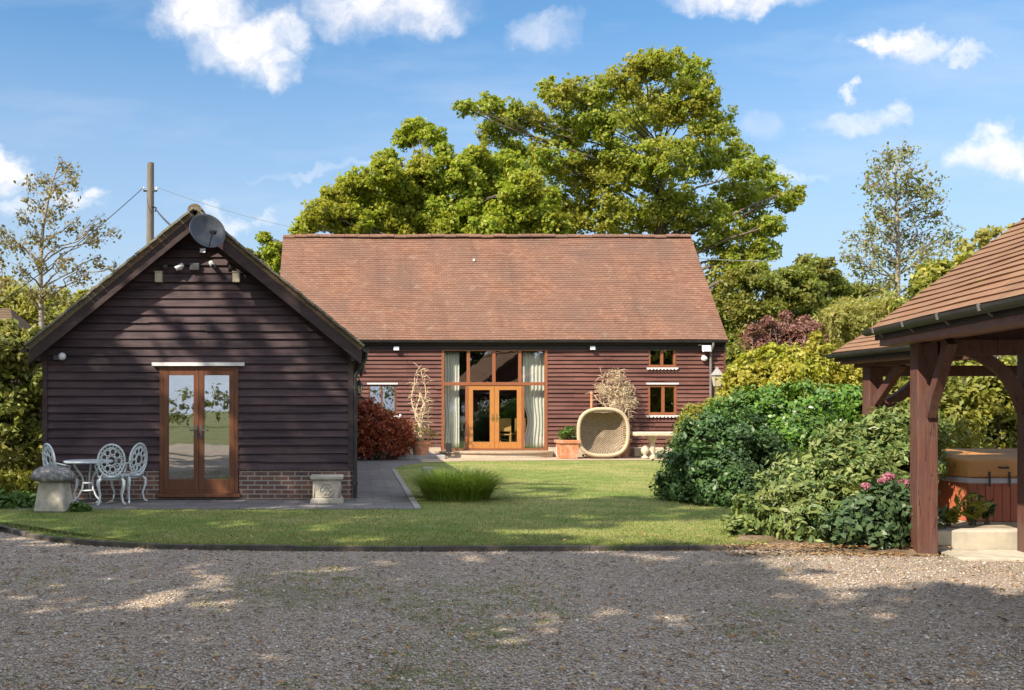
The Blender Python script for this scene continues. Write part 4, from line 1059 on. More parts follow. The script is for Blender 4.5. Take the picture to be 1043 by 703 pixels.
mb = MB(); mb.tube([(AX1, 22.0, p.z + .1), (AX1 + .08, 22.0, p.z + .3), (AX1 + .16, 22.0, p.z + .26)], .014, 8); mb.build('bracket', M['black_metal'], t)

# ------------------------------------------------------------------ fittings on the barn
p = P(403.5, 355, BY); floodlight('white floodlight under the eave left of the glazed entrance', p.x, BY - .05, p.z, .95, 'white_plastic', 'floodlights along the barn eave')
p = P(602.5, 354.5, BY); floodlight('white floodlight under the eave above the wicker seat', p.x, BY - .05, p.z, .92, 'white_plastic', 'floodlights along the barn eave')
p = P(717, 355, BY); floodlight('large white floodlight beside the downpipe at the right end of the barn', p.x, BY - .05, p.z, 1.55, 'white_plastic', 'floodlights along the barn eave')
p = P(716, 365.5, BY); mb = MB(); mb.ball((p.x, BY - .12, p.z), (.1, .09, .085), 12, 8); mb.box(p.x - .05, p.x + .05, BY - .06, BY - .03, p.z - .02, p.z + .1)
tag(mb.build('motion_sensor', M['white_plastic'], None, smooth=False, origin=(p.x, BY, p.z)), 'round white motion sensor below the large floodlight', 'sensor')
p = P(711.5, 350.5, BY); mb = MB(); mb.box(p.x - .05, p.x + .05, BY - .15, BY - .066, p.z - .05, p.z + .04)
tag(mb.build('junction_box', M['white_plastic'], None, bevel=.008, origin=(p.x, BY, p.z)), 'tiny white box under the eave left of the large floodlight', 'box')
p = P(368, 376, BY); mb = MB(); mb.box(p.x - .05, p.x + .05, BY - .14, BY - .03, p.z - .04, p.z + .05)
tag(mb.build('wall_sensor', M['white_plastic'], None, bevel=.01, origin=(p.x, BY, p.z)), 'small white box on the barn boards above the red maple', 'box')
p = P(404.5, 428, BY); mb = MB(); mb.ball((p.x - .02, BY - .17, wl[2] - .005), (.13, .05, .055), 10, 6); mb.ball((p.x + .09, BY - .17, wl[2] + .045), (.05, .045, .05), 10, 6)
tag(mb.build('stone_bird', M['white_plastic'], None, smooth=True, origin=(p.x, BY - .17, wl[2] - .05)), 'small white ornament on the sill of the left barn window', 'ornament')

# ================================================================== THINGS IN FRONT OF THE BARN
def pot_round(t, x, y, h, r0, r1):
    m_ = MB(); m_.lathe([(r0, 0), (r0 * 1.02, .02), (r1 * .93, h * .82), (r1 * 1.08, h * .83), (r1 * 1.1, h), (r1 * .95, h), (r1 * .9, h * .9)], (x, y, LZ + .01), 24)
    m_.build('pot', M['terracotta'], t, smooth=False)
def twisted(t, x, y, z0, targets, r0=.035, mat='twig', leaf=None):
    m_ = MB()
    for tg in targets:
        k = 9; a = Vector((x, y, z0)); tv = Vector(tg); pts = []
        for i in range(k + 1):
            f = i / k; w = .10 * math.sin(f * 9 + tg[0] * 7) * (1 if i not in (0,) else 0)
            pts.append(a + (tv - a) * f + Vector((w, .08 * math.cos(f * 8 + tg[2] * 5) * (f > 0), .03 * math.sin(f * 11))))
        m_.tube(pts, [r0 * (1 - .8 * i / k) for i in range(k + 1)], 6)
        for i in range(2, k + 1):
            for _ in range(4):
                d_ = Vector(unit(1)[0]); d_.z = abs(d_.z) * 1.1 - .25; L = random.uniform(.12, .42)
                q0 = pts[i]; q1 = q0 + d_ * L * .5 + Vector((0, 0, .04)); q2 = q0 + d_ * L + Vector((random.uniform(-.07, .07), 0, random.uniform(-.1, .05)))
                m_.tube([q0, q1, q2], [.011, .008, .004], 5)
    m_.build('branches', M[mat], t, smooth=True)
YP = 29.2
c = P(428.5, 468, YP)
t = thing('potted_willow', 'tall bare twisted shrub in a round terracotta pot left of the barn entrance', 'potted plant', (c.x, YP, LZ))
pot_round(t, c.x, YP, .52, .2, .29)
twisted(t, c.x, YP, .5, [P(432, 376, YP), P(424, 392, YP), P(436, 405, YP + .1), P(419, 383, YP - .1), P(430, 400, YP)], .045)
pl = []
for _ in range(1):
    p_, o_ = crown_pts([((c.x + .1, YP, .72), .33), ((c.x + .35, YP, .8), .2), ((c.x - .1, YP, 1.0), .2)], 420, .3, .5, 9)
    V, F = leaves(p_, .09, .035, o_, .2); raw_mesh('leaves', V, F, M['birch_dry'], t, (c.x, YP, LZ))
# red maple under the left window
blobs = PB(28.6, [(372, 425, 16), (386, 432, 18), (400, 440, 17), (380, 450, 20), (398, 453, 16), (412, 450, 12), (368, 445, 16), (365, 415, 10), (378, 414, 10), (408, 437, 12), (365, 457, 12)], dj=.35)
c = G(385, 470); shrub('red_maple', 'low dark red japanese maple beneath the left barn window', 'shrub', (c.x, 28.6, LZ), blobs, 9500, .11, M['acer_leaf'], width=.4, sub=.35)
# low kerb stone bed left of the step
mb = MB(); mb.box(bx(395), bx(449), 28.9, 30.40, .0, .17)
tag(mb.build('raised_slab', M['stone_grey'], None, bevel=.012, origin=(bx(420), 29.6, 0)), 'low grey stone slab at the barn foot behind the potted twisted shrub', 'stone slab')
# square planter
c = P(578, 468, 29.3)
t = thing('square_planter', 'square terracotta planter with a small leafy plant left of the wicker seat', 'planter', (c.x, 29.3, LZ))
mb = MB()
def frus(m_, x, y, z0, z1, h0, h1): m_.hexa([(x - h0, y - h0, z0), (x + h0, y - h0, z0), (x + h0, y + h0, z0), (x - h0, y + h0, z0), (x - h1, y - h1, z1), (x + h1, y - h1, z1), (x + h1, y + h1, z1), (x - h1, y + h1, z1)])
frus(mb, c.x, 29.3, LZ + .01, .52, .25, .29); frus(mb, c.x, 29.3, .521, .62, .33, .34); mb.build('pot', M['terracotta'], t, bevel=.012)
p_, o_ = crown_pts([((c.x, 29.3, .76), .24), ((c.x + .1, 29.3, .92), .14), ((c.x - .1, 29.2, .85), .14)], 700, .3, .5, 12); V, F = leaves(p_, .12, .04, o_, .2); raw_mesh('leaves', V, F, M['fern_leaf'], t, (c.x, 29.3, LZ))
# round pot with dried shrub behind the wicker seat
c = P(634, 468, 30.08)
t = thing('potted_dry_shrub', 'bleached feathery shrub in a terracotta pot behind the wicker seat', 'potted plant', (c.x, 30.08, LZ))
pot_round(t, c.x - .05, 30.08, .55, .22, .31)
Yq = 30.05
twisted(t, c.x - .1, Yq, .5, [P(628, 377, Yq), P(615, 384, Yq), P(638, 390, Yq), P(620, 395, Yq), P(643, 405, Yq), P(609, 402, Yq), P(634, 383, Yq)], .04)
p_, o_ = crown_pts([(tuple(P(626, 385, Yq)), .27), (tuple(P(634, 398, Yq)), .34), (tuple(P(615, 397, Yq)), .26), (tuple(P(628, 410, Yq)), .36), (tuple(P(643, 410, Yq)), .2)], 2600, .2, .5, 30)
V, F = leaves(p_, .11, .012, o_, .1); raw_mesh('leaves', V, F, M['twig'], t, (c.x, 30.08, LZ))
mb = MB(); c = P(602, 467, 30.2); mb.tube([(c.x, 30.2, LZ), (c.x + .02, 30.2, P(602, 401, 29.9).z)], [.05, .04], 8); mb.ball((c.x + .02, 30.2, P(602, 400.5, 29.9).z), .055, 8, 6)
tag(mb.build('garden_stake', M['terracotta'], None, origin=(c.x, 30.2, LZ)), 'thin orange brown stake standing behind the top of the wicker seat', 'stake')
# wicker pod seat
YW = 29.1; SW = FPX / YW
xc = (614.5 - CX0) / SW; zc = EYE - (440.5 - CY0) / SW; A_, B_ = 26.0 / SW, 24.5 / SW
t = thing('wicker_seat', 'large rounded woven wicker pod seat facing the lawn by the barn wall', 'garden seat', (xc, YW, LZ))
def sup(k, y, n=56, e=.72, tilt=0):
    r_ = []
    for j in range(n):
        a = 2 * math.pi * j / n; ca, sa = math.cos(a), math.sin(a)
        r_.append(Vector((xc + A_ * k * math.copysign(abs(ca) ** e, ca), y, zc + B_ * k * math.copysign(abs(sa) ** e, sa))))
    return r_
mb = MB(); mb.tube(sup(.97, YW), .058, 10, closed=True); mb.build('rim', M['wicker_rim'], t, smooth=True)
mb = MB(); rings = []; n = 56
for i in range(17):
    f = i / 16; rings.append(sup(.97 * math.cos(f * math.pi / 2 * .999) ** .55 if f < 1 else .02, YW + .02 + .40 * math.sin(f * math.pi / 2), e=.72 + .2 * f))
mb.grid(rings, True, lambda x, y, z: (x + .3 * (y - YW), z))
sh = mb.build('shell', M['wicker'], t, smooth=True); sd = sh.modifiers.new('thick', 'SOLIDIFY'); sd.thickness = .03
mb = MB(); s0 = sup(.9, YW + .1)
mb.tube([(xc - .42, YW + .03, zc + B_ * .93), (xc - .3, YW + .0, zc + B_ * .86), (xc, YW - .01, zc + B_ * .82), (xc + .3, YW + .0, zc + B_ * .86), (xc + .42, YW + .03, zc + B_ * .93)], .03, 8); mb.build('head_roll', M['wicker'], t, smooth=True)
mb = MB(); zf = zc - B_
mb.box(xc - .55, xc + .55, YW + .05, YW + .38, zf - .02, zf + .05)
mb.build('seat_base', M['wicker'], t, bevel=.02)
for sx_ in (-.45, .45):
    for yy_ in (.1, .33):
        mb = MB(); mb.tube([(xc + sx_, YW + yy_, LZ + .01), (xc + sx_, YW + yy_, zf)], .028, 8); mb.build('leg', M['oak_dark'], t)
# stone table
YT = 29.2; ST = FPX / YT
c = P(668, 468, YT); zt_ = EYE - (440 - CY0) / ST
t = thing('stone_table', 'long cream stone table on two pedestals under the right barn window', 'garden table', (c.x, YT, LZ))
mb = MB(); mb.box((644 - CX0) / ST, (693 - CX0) / ST, YT - .35, YT + .35, zt_ - .12, zt_); mb.build('top', M['stone_cream'], t, bevel=.03)
for px in (664, 684.5):
    xl_ = (px - CX0) / ST; mb = MB(); mb.lathe([(.15, 0), (.15, .08), (.09, .12), (.1, .3), (.085, .5), (.13, zt_ - .25 - LZ), (.16, zt_ - .121 - LZ)], (xl_, YT, LZ + .01), 16); mb.build('pedestal', M['stone_cream'], t, smooth=False)
mb = MB(); xl_ = (656 - CX0) / ST; mb.lathe([(.11, 0), (.11, .05), (.05, .08), (.05, .12), (.12, .2), (.12, .28), (.06, .36), (.01, .39)], (xl_, YT - .1, LZ + .01), 16)
tag(mb.build('stone_finial', M['stone_cream'], None, smooth=True, origin=(xl_, YT - .1, LZ)), 'small cream stone finial on the paving under the stone table', 'ornament')
mb = MB(); mb.box(bx(642), bx(692), 30.05, 30.42, .07, .34)
tag(mb.build('stone_trough', M['stone_cream'], None, bevel=.02, origin=(bx(667), 30.2, .07)), 'low pale stone trough against the barn behind the stone table', 'trough')
mb = MB(); mb.box(bx(563.5), bx(571.5), 29.6, 30.1, .065, .42)
tag(mb.build('pale_block', M['white_trim'], None, bevel=.02, origin=(bx(567), 29.9, .06)), 'pale stone block between the curved step and the square planter', 'stone block')
# lamp post
YL = 27.0; c = P(730.3, 470, YL); zl = EYE - (386 - CY0) * YL / FPX
t = thing('lamp_post', 'traditional four sided garden lantern on a slim grey post before the barn', 'lamp post', (c.x, YL, LZ))
mb = MB(); mb.tube([(c.x, YL, 0), (c.x, YL, zl - .22)], .04, 10); mb.lathe([(.09, 0), (.09, .2), (.05, .3)], (c.x, YL, 0), 12); mb.build('post', M['gutter_grey'], t)
mb = MB(); mb.lathe([(.09, -.2), (.15, .1)], (c.x, YL, zl), 4, rot=Matrix.Rotation(R(45), 3, 'Z')); mb.build('lantern_glass', M['lamp_glass'], t)
mb = MB(); mb.lathe([(.19, .101), (.17, .13), (.05, .27), (.03, .33)], (c.x, YL, zl), 4, rot=Matrix.Rotation(R(45), 3, 'Z')); mb.lathe([(.05, -.24), (.1, -.201)], (c.x, YL, zl), 4, rot=Matrix.Rotation(R(45), 3, 'Z'))
for k in range(4):
    a = R(45 + 90 * k); mb.beam((c.x + .092 * math.cos(a), YL + .092 * math.sin(a), zl - .2), (c.x + .153 * math.cos(a), YL + .153 * math.sin(a), zl + .1), .016, .016)
mb.build('lantern_frame', M['stone_grey'], t)

# ================================================================== FRONT OF THE ANNEX
# staddle stone
c = G(55.5, 524.5); S_ = FPX / c.y
t = thing('staddle_stone', 'mushroom shaped staddle stone with dark lichened cap at the lawn corner', 'staddle stone', (c.x, c.y, LZ))
mb = MB(); nn = 4
mb.lathe([(.325, 0), (.335, .04), (.30, .2), (.262, .40), (.24, .52)], (c.x, c.y, LZ - .01), 4, rot=Matrix.Rotation(R(40), 3, 'Z')); o = mb.build('base', M['stone'], t, bevel=.04)
mb = MB(); mb.lathe([(.15, .0), (.26, .0), (.31, .03), (.325, .065), (.315, .10), (.275, .16), (.205, .205), (.11, .232), (.03, .24)], (c.x - .02, c.y, .50), 36, rot=Matrix.Rotation(R(2.5), 3, 'Y')); o = mb.build('cap', M['stone_dark'], t, smooth=True)
dm = o.modifiers.new('lump', 'DISPLACE'); tx = bpy.data.textures.new('lump', 'CLOUDS'); tx.noise_scale = .15; dm.texture = tx; dm.strength = .035; dm.mid_level = .5
# patio set
def patio_chair(label):
    t = thing('patio_chair', label, 'chair', (0, 0, 0), 'white cast metal chairs round the patio table')
    m_ = MB(); hz = .44
    m_.lathe([(.17, -.012), (.205, -.012), (.215, 0), (.205, .014), (.17, .012)], (0, 0, hz), 28)
    for i in range(10):
        a = 2 * math.pi * i / 10; m_.beam((.03 * math.cos(a), .03 * math.sin(a), hz), (.185 * math.cos(a), .185 * math.sin(a), hz), .022, .014)
    m_.lathe([(.02, -.007), (.045, -.007), (.045, .008), (.02, .008)], (0, 0, hz), 14); m_.lathe([(.10, -.006), (.12, -.006), (.12, .008), (.10, .008)], (0, 0, hz), 20)
    m_.build('seat', M['white_iron'], t)
    def bp(u, v):                       # point on the curved, leaning back
        return Vector((u, .19 + .10 * (v - .45) - .30 * u * u, v))
    m_ = MB(); n = 30
    oval = lambda k, zc_=.70, rx=.205, rz=.255: [bp(rx * k * math.cos(2 * math.pi * j / n), zc_ + rz * k * math.sin(2 * math.pi * j / n)) for j in range(n)]
    m_.tube(oval(1.0), .017, 7, closed=True); m_.tube(oval(.80), .010, 6, closed=True); m_.tube(oval(.30), .010, 6, closed=True)
    for j in range(22):
        a = 2 * math.pi * j / 22; m_.tube([bp(.205 * math.cos(a), .70 + .255 * math.sin(a)), bp(.164 * math.cos(a), .70 + .204 * math.sin(a))], .009, 5)
    for j in range(9):
        a = 2 * math.pi * (j + .5) / 9; r_ = .56
        m_.tube([bp(.205 * .45 * math.cos(a + .35), .70 + .255 * .45 * math.sin(a + .35)), bp(.205 * .8 * math.cos(a + .35), .70 + .255 * .8 * math.sin(a + .35))], .009, 5)
        ring = [bp(.205 * r_ * math.cos(a) + .040 * math.cos(b_), .70 + .255 * r_ * math.sin(a) + .048 * math.sin(b_)) for b_ in [2 * math.pi * q_ / 12 for q_ in range(12)]]
        m_.tube(ring, .009, 5, closed=True)
        m_.tube([bp(.205 * .3 * math.cos(a), .70 + .255 * .3 * math.sin(a)), bp(.205 * .42 * math.cos(a), .70 + .255 * .42 * math.sin(a))], .009, 5)
    for sx_ in (-1, 1): m_.tube([bp(sx_ * .13, .51), Vector((sx_ * .15, .17, .44))], .016, 7)
    m_.build('backrest', M['white_iron'], t, smooth=True)
    for sx_ in (-1, 1):
        m_ = MB(); m_.tube([bp(sx_ * .20, .66), Vector((sx_ * .24, .06, .62)), Vector((sx_ * .245, -.04, .60)), Vector((sx_ * .22, -.02, .53)), Vector((sx_ * .2, -.03, .45))], .013, 7); m_.build('arm', M['white_iron'], t, smooth=True)
        for sy_ in (-1, 1):
            m_ = MB(); a = Vector((sx_ * .15, sy_ * .14, .43)); m_.tube([a, a + Vector((sx_ * .045, sy_ * .045, -.06)), a + Vector((sx_ * .045, sy_ * .04, -.15)), a + Vector((sx_ * .015, sy_ * .01, -.28)), a + Vector((sx_ * .03, sy_ * .03, -.39)), a + Vector((sx_ * .065, sy_ * .06, -.425))], [.022, .026, .021, .015, .014, .02], 8)
            m_.build('leg', M['white_iron'], t, smooth=True)
    m_ = MB(); m_.tube([(.16 * math.cos(2 * math.pi * j / 20), .16 * math.sin(2 * math.pi * j / 20), .405) for j in range(20)], .014, 6, closed=True); m_.build('apron', M['white_iron'], t, smooth=True)
    return t
ch = patio_chair('white lattice patio chair in front of the table with its back to the lawn')
spots = [((113, 517, 15.5), R(196), None), ((131, 515, 15.85), R(-118), 'white lattice patio chair nearest the french doors seen from its side'), ((62, 514, 15.7), R(133), 'white lattice patio chair behind the staddle stone')]
for i, ((px, py, Y), rz, lb) in enumerate(spots):
    o = ch if i == 0 else copy_tree(ch)
    if lb: o['label'] = lb
    o.location = (P(px, py, Y).x, Y, LZ + .004); o.rotation_euler.z = rz
xT, yT = P(90, 515, 15.75).x, 15.75
t = thing('patio_table', 'round white cast metal patio table between three lattice chairs', 'table', (xT, yT, LZ))
mb = MB(); mb.lathe([(.30, -.016), (.385, -.02), (.40, 0), (.385, .016), (.30, .014), (.02, .012)], (xT, yT, .725), 36); mb.build('tabletop', M['white_iron'], t)
for k in range(3):
    a = R(95 + 120 * k); ca, sa = math.cos(a), math.sin(a)
    mb = MB(); mb.tube([(xT + r_ * ca, yT + r_ * sa, z_) for r_, z_ in ((.24, .70), (.20, .62), (.10, .48), (.085, .38), (.10, .28), (.16, .17), (.24, .10), (.27, LZ + .02))], [.018, .02, .017, .017, .017, .015, .015, .02], 8); mb.build('leg', M['white_iron'], t, smooth=True)
mb = MB(); mb.tube([(xT + .09 * math.cos(2 * math.pi * j / 20), yT + .09 * math.sin(2 * math.pi * j / 20), .38) for j in range(20)], .012, 6, closed=True)
mb.lathe([(.05, .24), (.12, .25), (.12, .262), (.05, .27)], (xT, yT, 0), 16); mb.build('stretcher', M['white_iron'], t, smooth=True)
# carved stone block
c = G(333, 515.5); w = .25
t = thing('stone_pedestal', 'square pale carved stone pedestal against the brick plinth by the drainpipe', 'pedestal', (c.x, c.y, LZ))
mb = MB(); frus(mb, c.x, c.y + .1, LZ, LZ + .055, .27, .265); frus(mb, c.x, c.y + .1, LZ + .056, LZ + .085, .25, .235); mb.build('base', M['stone'], t, bevel=.008)
mb = MB(); frus(mb, c.x, c.y + .1, LZ + .086, .42, .225, .225); mb.build('block', M['stone'], t, bevel=.008)
mb = MB(); frus(mb, c.x, c.y + .1, .421, .445, .235, .258); frus(mb, c.x, c.y + .1, .446, .49, .265, .265); mb.build('cornice', M['stone'], t, bevel=.008)
mb = MB(); y_ = c.y + .1 - .227
mb.tube([(c.x + .11 * math.cos(a), y_, .265 + .11 * math.sin(a)) for a in [2 * math.pi * j / 20 for j in range(20)]], .014, 6, closed=True)
for j in range(6):
    a = 2 * math.pi * j / 6; mb.ball((c.x + .06 * math.cos(a), y_, .265 + .06 * math.sin(a)), (.03, .012, .03), 8, 6)
for sx_ in (-.2, .2): mb.tube([(c.x + sx_, y_, .15), (c.x + sx_, y_, .41)], .01, 6)
mb.build('carving', M['stone'], t, smooth=True)
# stone stub and grass clump
c = G(436, 505); mb = MB(); frus(mb, c.x, c.y, LZ - .02, .52, .13, .11)
tag(mb.build('stone_post', M['stone_grey'], None, bevel=.03, origin=(c.x, c.y, LZ)), 'short grey stone post on the lawn behind the grass clump', 'stone post')
c = G(468, 514)
def blade_field(base_pts, h, w, lean, mat, name, parent=None, origin=(0, 0, 0), seg=4, dirs=None):
    n = len(base_pts); V = []; F = []
    a = rng.uniform(0, 2 * math.pi, n); d_ = np.stack([np.cos(a), np.sin(a), np.zeros(n)], 1)
    if dirs is not None: d_ = d_ * .5 + dirs; d_ /= np.linalg.norm(d_, axis=1, keepdims=True) + 1e-9
    sd = np.stack([-d_[:, 1], d_[:, 0], np.zeros(n)], 1)
    H = h * rng.uniform(.5, 1.15, n)[:, None]; Ln = lean * rng.uniform(.3, 1.3, n)[:, None] * h
    rows = []
    for i in range(seg + 1):
        f = i / seg
        c_ = base_pts + d_ * (Ln * f ** 1.6) + np.array([0, 0, 1]) * (H * (f - .45 * f ** 3 * min(1.0, lean)))
        ww = sd * (w / 2 * (1 - f * .92))
        rows.append(c_ - ww); rows.append(c_ + ww)
    V = np.stack(rows, 1).reshape(-1, 3); k = 2 * (seg + 1)
    q = np.array([[2 * i, 2 * i + 1, 2 * i + 3, 2 * i + 2] for i in range(seg)])
    F = (np.arange(n)[:, None, None] * k + q[None]).reshape(-1, 4)
    return raw_mesh(name, V, F, mat, parent, origin)
M['clump'] = leaf_mat('fresh grass leaves', [(0.165, 0.275, 0.033), (0.231, 0.352, 0.044), (0.308, 0.396, 0.066), (0.396, 0.407, 0.121)], .4)
n = 2800; ang = rng.uniform(0, 2 * math.pi, n); rad = np.sqrt(rng.uniform(size=n)) * .5
bp_ = np.stack([c.x + rad * np.cos(ang) * 1.1, c.y + .4 + rad * np.sin(ang) * .8, np.full(n, LZ)], 1)
dd = np.stack([np.cos(ang) * rad / .5, np.sin(ang) * rad / .5, np.zeros(n)], 1) * 1.2
tag(blade_field(bp_, .78, .014, .95, M['clump'], 'grass_clump', None, (c.x, c.y + .4, LZ), 7, dd), 'bright green arching ornamental grass clump beside the path', 'ornamental grass')

# plants at the lawn's left corner
blobs = PB(15.0, [(20, 512, 14), (38, 515, 12), (5, 516, 13), (-10, 512, 16)], dj=.2)
shrub('border_plant', 'leafy green border plants beside the staddle stone', 'plant', (P(20, 520, 15).x, 15.0, LZ), blobs, 2600, .10, M['fern_leaf'], width=.45, sub=.4, stems=False)
blobs = PB(14.4, [(80, 517, 6), (86, 519, 5)], dj=.1)
shrub('border_plant', 'small leafy weed growing at the right foot of the staddle stone', 'plant', (P(82, 523, 14.4).x, 14.4, LZ), blobs, 260, .08, M['fern_leaf'], sub=.5, stems=False, nsub=6)
blobs = PB(17.0, [(15, 490, 14), (35, 498, 12), (-8, 492, 16), (28, 487, 8)], dj=.2)
shrub('border_plant', 'yellowish low shrub in front of the tall hedge', 'plant', (P(20, 505, 17).x, 17.0, 0), blobs, 2300, .08, M['lime_leaf'], sub=.4, stems=False)

# ================================================================== UTILITY POLE AND CABLES
YU = 33.0
c = P(152.5, 166, YU)
t = thing('utility_pole', 'weathered wooden utility pole rising behind the dark outbuilding', 'utility pole', (c.x, YU, 0))
mb = MB(); mb.tube([(c.x, YU, -.2), (c.x, YU, 4), (c.x + .03, YU, c.z)], [.16, .145, .115], 14); mb.build('pole', M['pole'], t)
zi = P(152, 195, YU).z
mb = MB(); mb.beam((c.x - .2, YU - .05, zi), (c.x + .26, YU - .05, zi), .05, .05)
mb.build('crossbar', M['black_metal'], t)
for sx_ in (-.19, .25):
    mb = MB(); mb.lathe([(.02, 0), (.05, .02), (.035, .05), (.05, .08), (.02, .11)], (c.x + sx_, YU - .05, zi + .026), 10); mb.build('insulator', M['white_trim'], t)
mb = MB(); zb = P(156, 212, YU).z; mb.tube([(c.x + .1, YU - .1, zb + .05), (c.x + .24, YU - .1, zb - .02), (c.x + .2, YU - .1, zb - .14)], .03, 8); mb.build('cable_clamp', M['black_metal'], t)
def cable(label, a, q, sag, r, mat, nm='overhead_cable'):
    a = Vector(a); q = Vector(q); m_ = MB(); k = 24
    m_.tube([a + (q - a) * (i / k) - Vector((0, 0, sag * 4 * (i / k) * (1 - i / k))) for i in range(k + 1)], r, 6)
    tag(m_.build(nm, M[mat], None, origin=tuple(a)), label, 'cable')
cable('thin black cable running from the pole down past the thinning birch', (c.x - .19, YU - .05, zi + .13), P(-30, 330, 26), .15, .013, 'wire')
cable('thin pale cable running right from the pole behind the gable', (c.x + .25, YU - .05, zi + .13), P(300, 232, 36), .1, .007, 'pale_wire')
cable('thick black cable slung from the pole to the outbuilding roof', (c.x + .22, YU - .1, zb - .05), P(182, 236, 21), .05, .028, 'wire')
cable('pale cable stretching right from the barn gable into the trees', (RX1 - .05, RY - .6, P(710, 263, 33).z), P(790, 266, 38), .03, .016, 'pale_wire')

# ================================================================== OPEN SHELTERS ON THE RIGHT
# near shelter: eave line towards the viewer, a little turned
dE = Vector((.170, 1, 0)).normalized(); dN = Vector((dE.y, -dE.x, 0))     # along the eave (away), and across (to the right)
A0 = Vector((6.2, 10.6, 0))                                               # far front post
def E(along, across, z): return A0 + dE * along + dN * across + Vector((0, 0, z))
sh1 = thing('timber_shelter', 'open timber shelter with brown tiled roof and stained posts beside the gravel', 'shelter', tuple(A0))
PZ = 2.30; gz = 2.47; pitch1 = math.tan(R(37))
far, near = .56, -6.0
ga = -.36
def post(parent, q, z0, z1, w=.2):
    m_ = MB(); q = Vector(q); a, s_ = dE * w / 2, dN * w / 2
    m_.hexa([q - a - s_ + Vector((0, 0, z0)), q - a + s_ + Vector((0, 0, z0)), q + a + s_ + Vector((0, 0, z0)), q + a - s_ + Vector((0, 0, z0)),
             q - a - s_ + Vector((0, 0, z1)), q - a + s_ + Vector((0, 0, z1)), q + a + s_ + Vector((0, 0, z1)), q + a - s_ + Vector((0, 0, z1))])
    return m_.build('post', M['post'], parent, bevel=.012)
def brace(parent, p, q, bend, w=.09, h=.12):
    m_ = MB(); p = Vector(p); q = Vector(q); k = 7; pts = [p + (q - p) * (i / k) + Vector(bend) * math.sin(math.pi * i / k) for i in range(k + 1)]
    d_ = (q - p).normalized(); sd_ = d_.cross(Vector(bend).normalized()).normalized(); rings = []
    for i, c_ in enumerate(pts):
        tn = (pts[min(k, i + 1)] - pts[max(0, i - 1)]).normalized(); nn_ = sd_.cross(tn).normalized()
        rings.append([c_ + sd_ * w / 2 * a + nn_ * h / 2 * b_ for a, b_ in ((-1, -1), (1, -1), (1, 1), (-1, 1))])
    for i in range(k):
        for j in range(4): m_.poly([rings[i][j], rings[i][(j + 1) % 4], rings[i + 1][(j + 1) % 4], rings[i + 1][j]])
    m_.poly(list(reversed(rings[0]))); m_.poly(rings[-1])
    return m_.build('brace', M['post'], parent)
post(sh1, A0, 0, PZ, .21); post(sh1, E(.14, 1.13, 0), 0, PZ - .03, .2); post(sh1, E(-5.6, 0, 0), 0, PZ, .21); post(sh1, E(-5.6, 4.6, 0), 0, PZ, .2); post(sh1, E(-.05, 4.6, 0), 0, PZ, .2)
for ac_ in (0, 4.6):
    mb = MB(); mb.beam(E(far - .25, ac_, PZ + .11), E(near + .2, ac_, PZ + .11), .18, .2); mb.build('wall_plate', M['post'], sh1)
for al_ in (-.05, -5.6):
    mb = MB(); mb.beam(E(al_, .12, PZ - .06), E(al_, 4.5, PZ - .06), .14, .16); mb.build('tie_beam', M['post'], sh1)
mb = MB(); ag = far - .32; k_ = 13                                # boarded gable above the far tie beam
for i in range(k_):
    z_ = PZ + .03 + i * .14; lo_ = max(.1, ga + .12 + (z_ + .14 - gz + .1) / pitch1); hi_ = 4.8 - lo_
    if hi_ - lo_ < .1: break
    mb.beam(E(ag + (.012 if i % 2 else 0), lo_, z_ + .07), E(ag + (.012 if i % 2 else 0), hi_, z_ + .07), .025, .139)
mb.build('gable_boards', M['post'], sh1)
mb = MB(); mb.beam(E(far - .12, -.2, PZ + .06), E(near + .1, -.2, PZ + .06), .2, .13); mb.build('soffit', M['plate'], sh1)
brace(sh1, E(-.10, .02, 1.52), E(-.62, .02, 2.28), dE * .05 + Vector((0, 0, -.05)))
brace(sh1, E(.12, 1.05, 1.55), E(.02, .45, 2.22), dN * .08 + Vector((0, 0, .08)))
brace(sh1, E(-5.5, 0, 1.55), E(-4.9, 0, 2.25), dE * -.05 + Vector((0, 0, -.05)))
rise = pitch1 * (2.55 - ga)
mb = MB(); mid1 = 2.4
roof_slope(mb, E(near, ga, gz + .03), E(far, ga, gz + .03), E(far, mid1, gz + .03 + pitch1 * (mid1 - ga)), E(near, mid1, gz + .03 + pitch1 * (mid1 - ga)), .13, .019, .5, sag=.035, seed=9)
roof_slope(mb, E(far, 2 * mid1 - ga, gz + .03), E(near, 2 * mid1 - ga, gz + .03), E(near, mid1, gz + .03 + pitch1 * (mid1 - ga)), E(far, mid1, gz + .03 + pitch1 * (mid1 - ga)), .13, .028, 1.2, sag=.02, seed=10)
r1 = mb.build('roof', M['shed_tile'], sh1)
zr = gz + .05 + pitch1 * (mid1 - ga)
mb = MB(); ridge_tiles(mb, E(far, mid1, zr), E(near, mid1, zr), .13); mb.build('ridge', M['shed_tile'], r1)
mb = MB()
for al_ in (far - .15, near + .15):
    mb.beam(E(al_, ga + .25, gz - .09 + pitch1 * .25), E(al_, mid1, gz - .09 + pitch1 * (mid1 - ga)), .06, .14); mb.beam(E(al_, 2 * mid1 - ga - .25, gz - .09 + pitch1 * .25), E(al_, mid1, gz - .09 + pitch1 * (mid1 - ga)), .06, .14)
k = 9
for i in range(k):
    al_ = near + .6 + i * (far - near - 1.2) / (k - 1)
    mb.beam(E(al_, -.02, gz + .03 + pitch1 * .28 - .10), E(al_, mid1, gz - .05 + pitch1 * (mid1 - ga)), .05, .1)
mb.build('rafters', M['post'], sh1)
mb = MB(); gutter_mesh(mb, E(far + .02, ga - .03, gz + .02), E(near, ga - .03, gz - .0), .062)
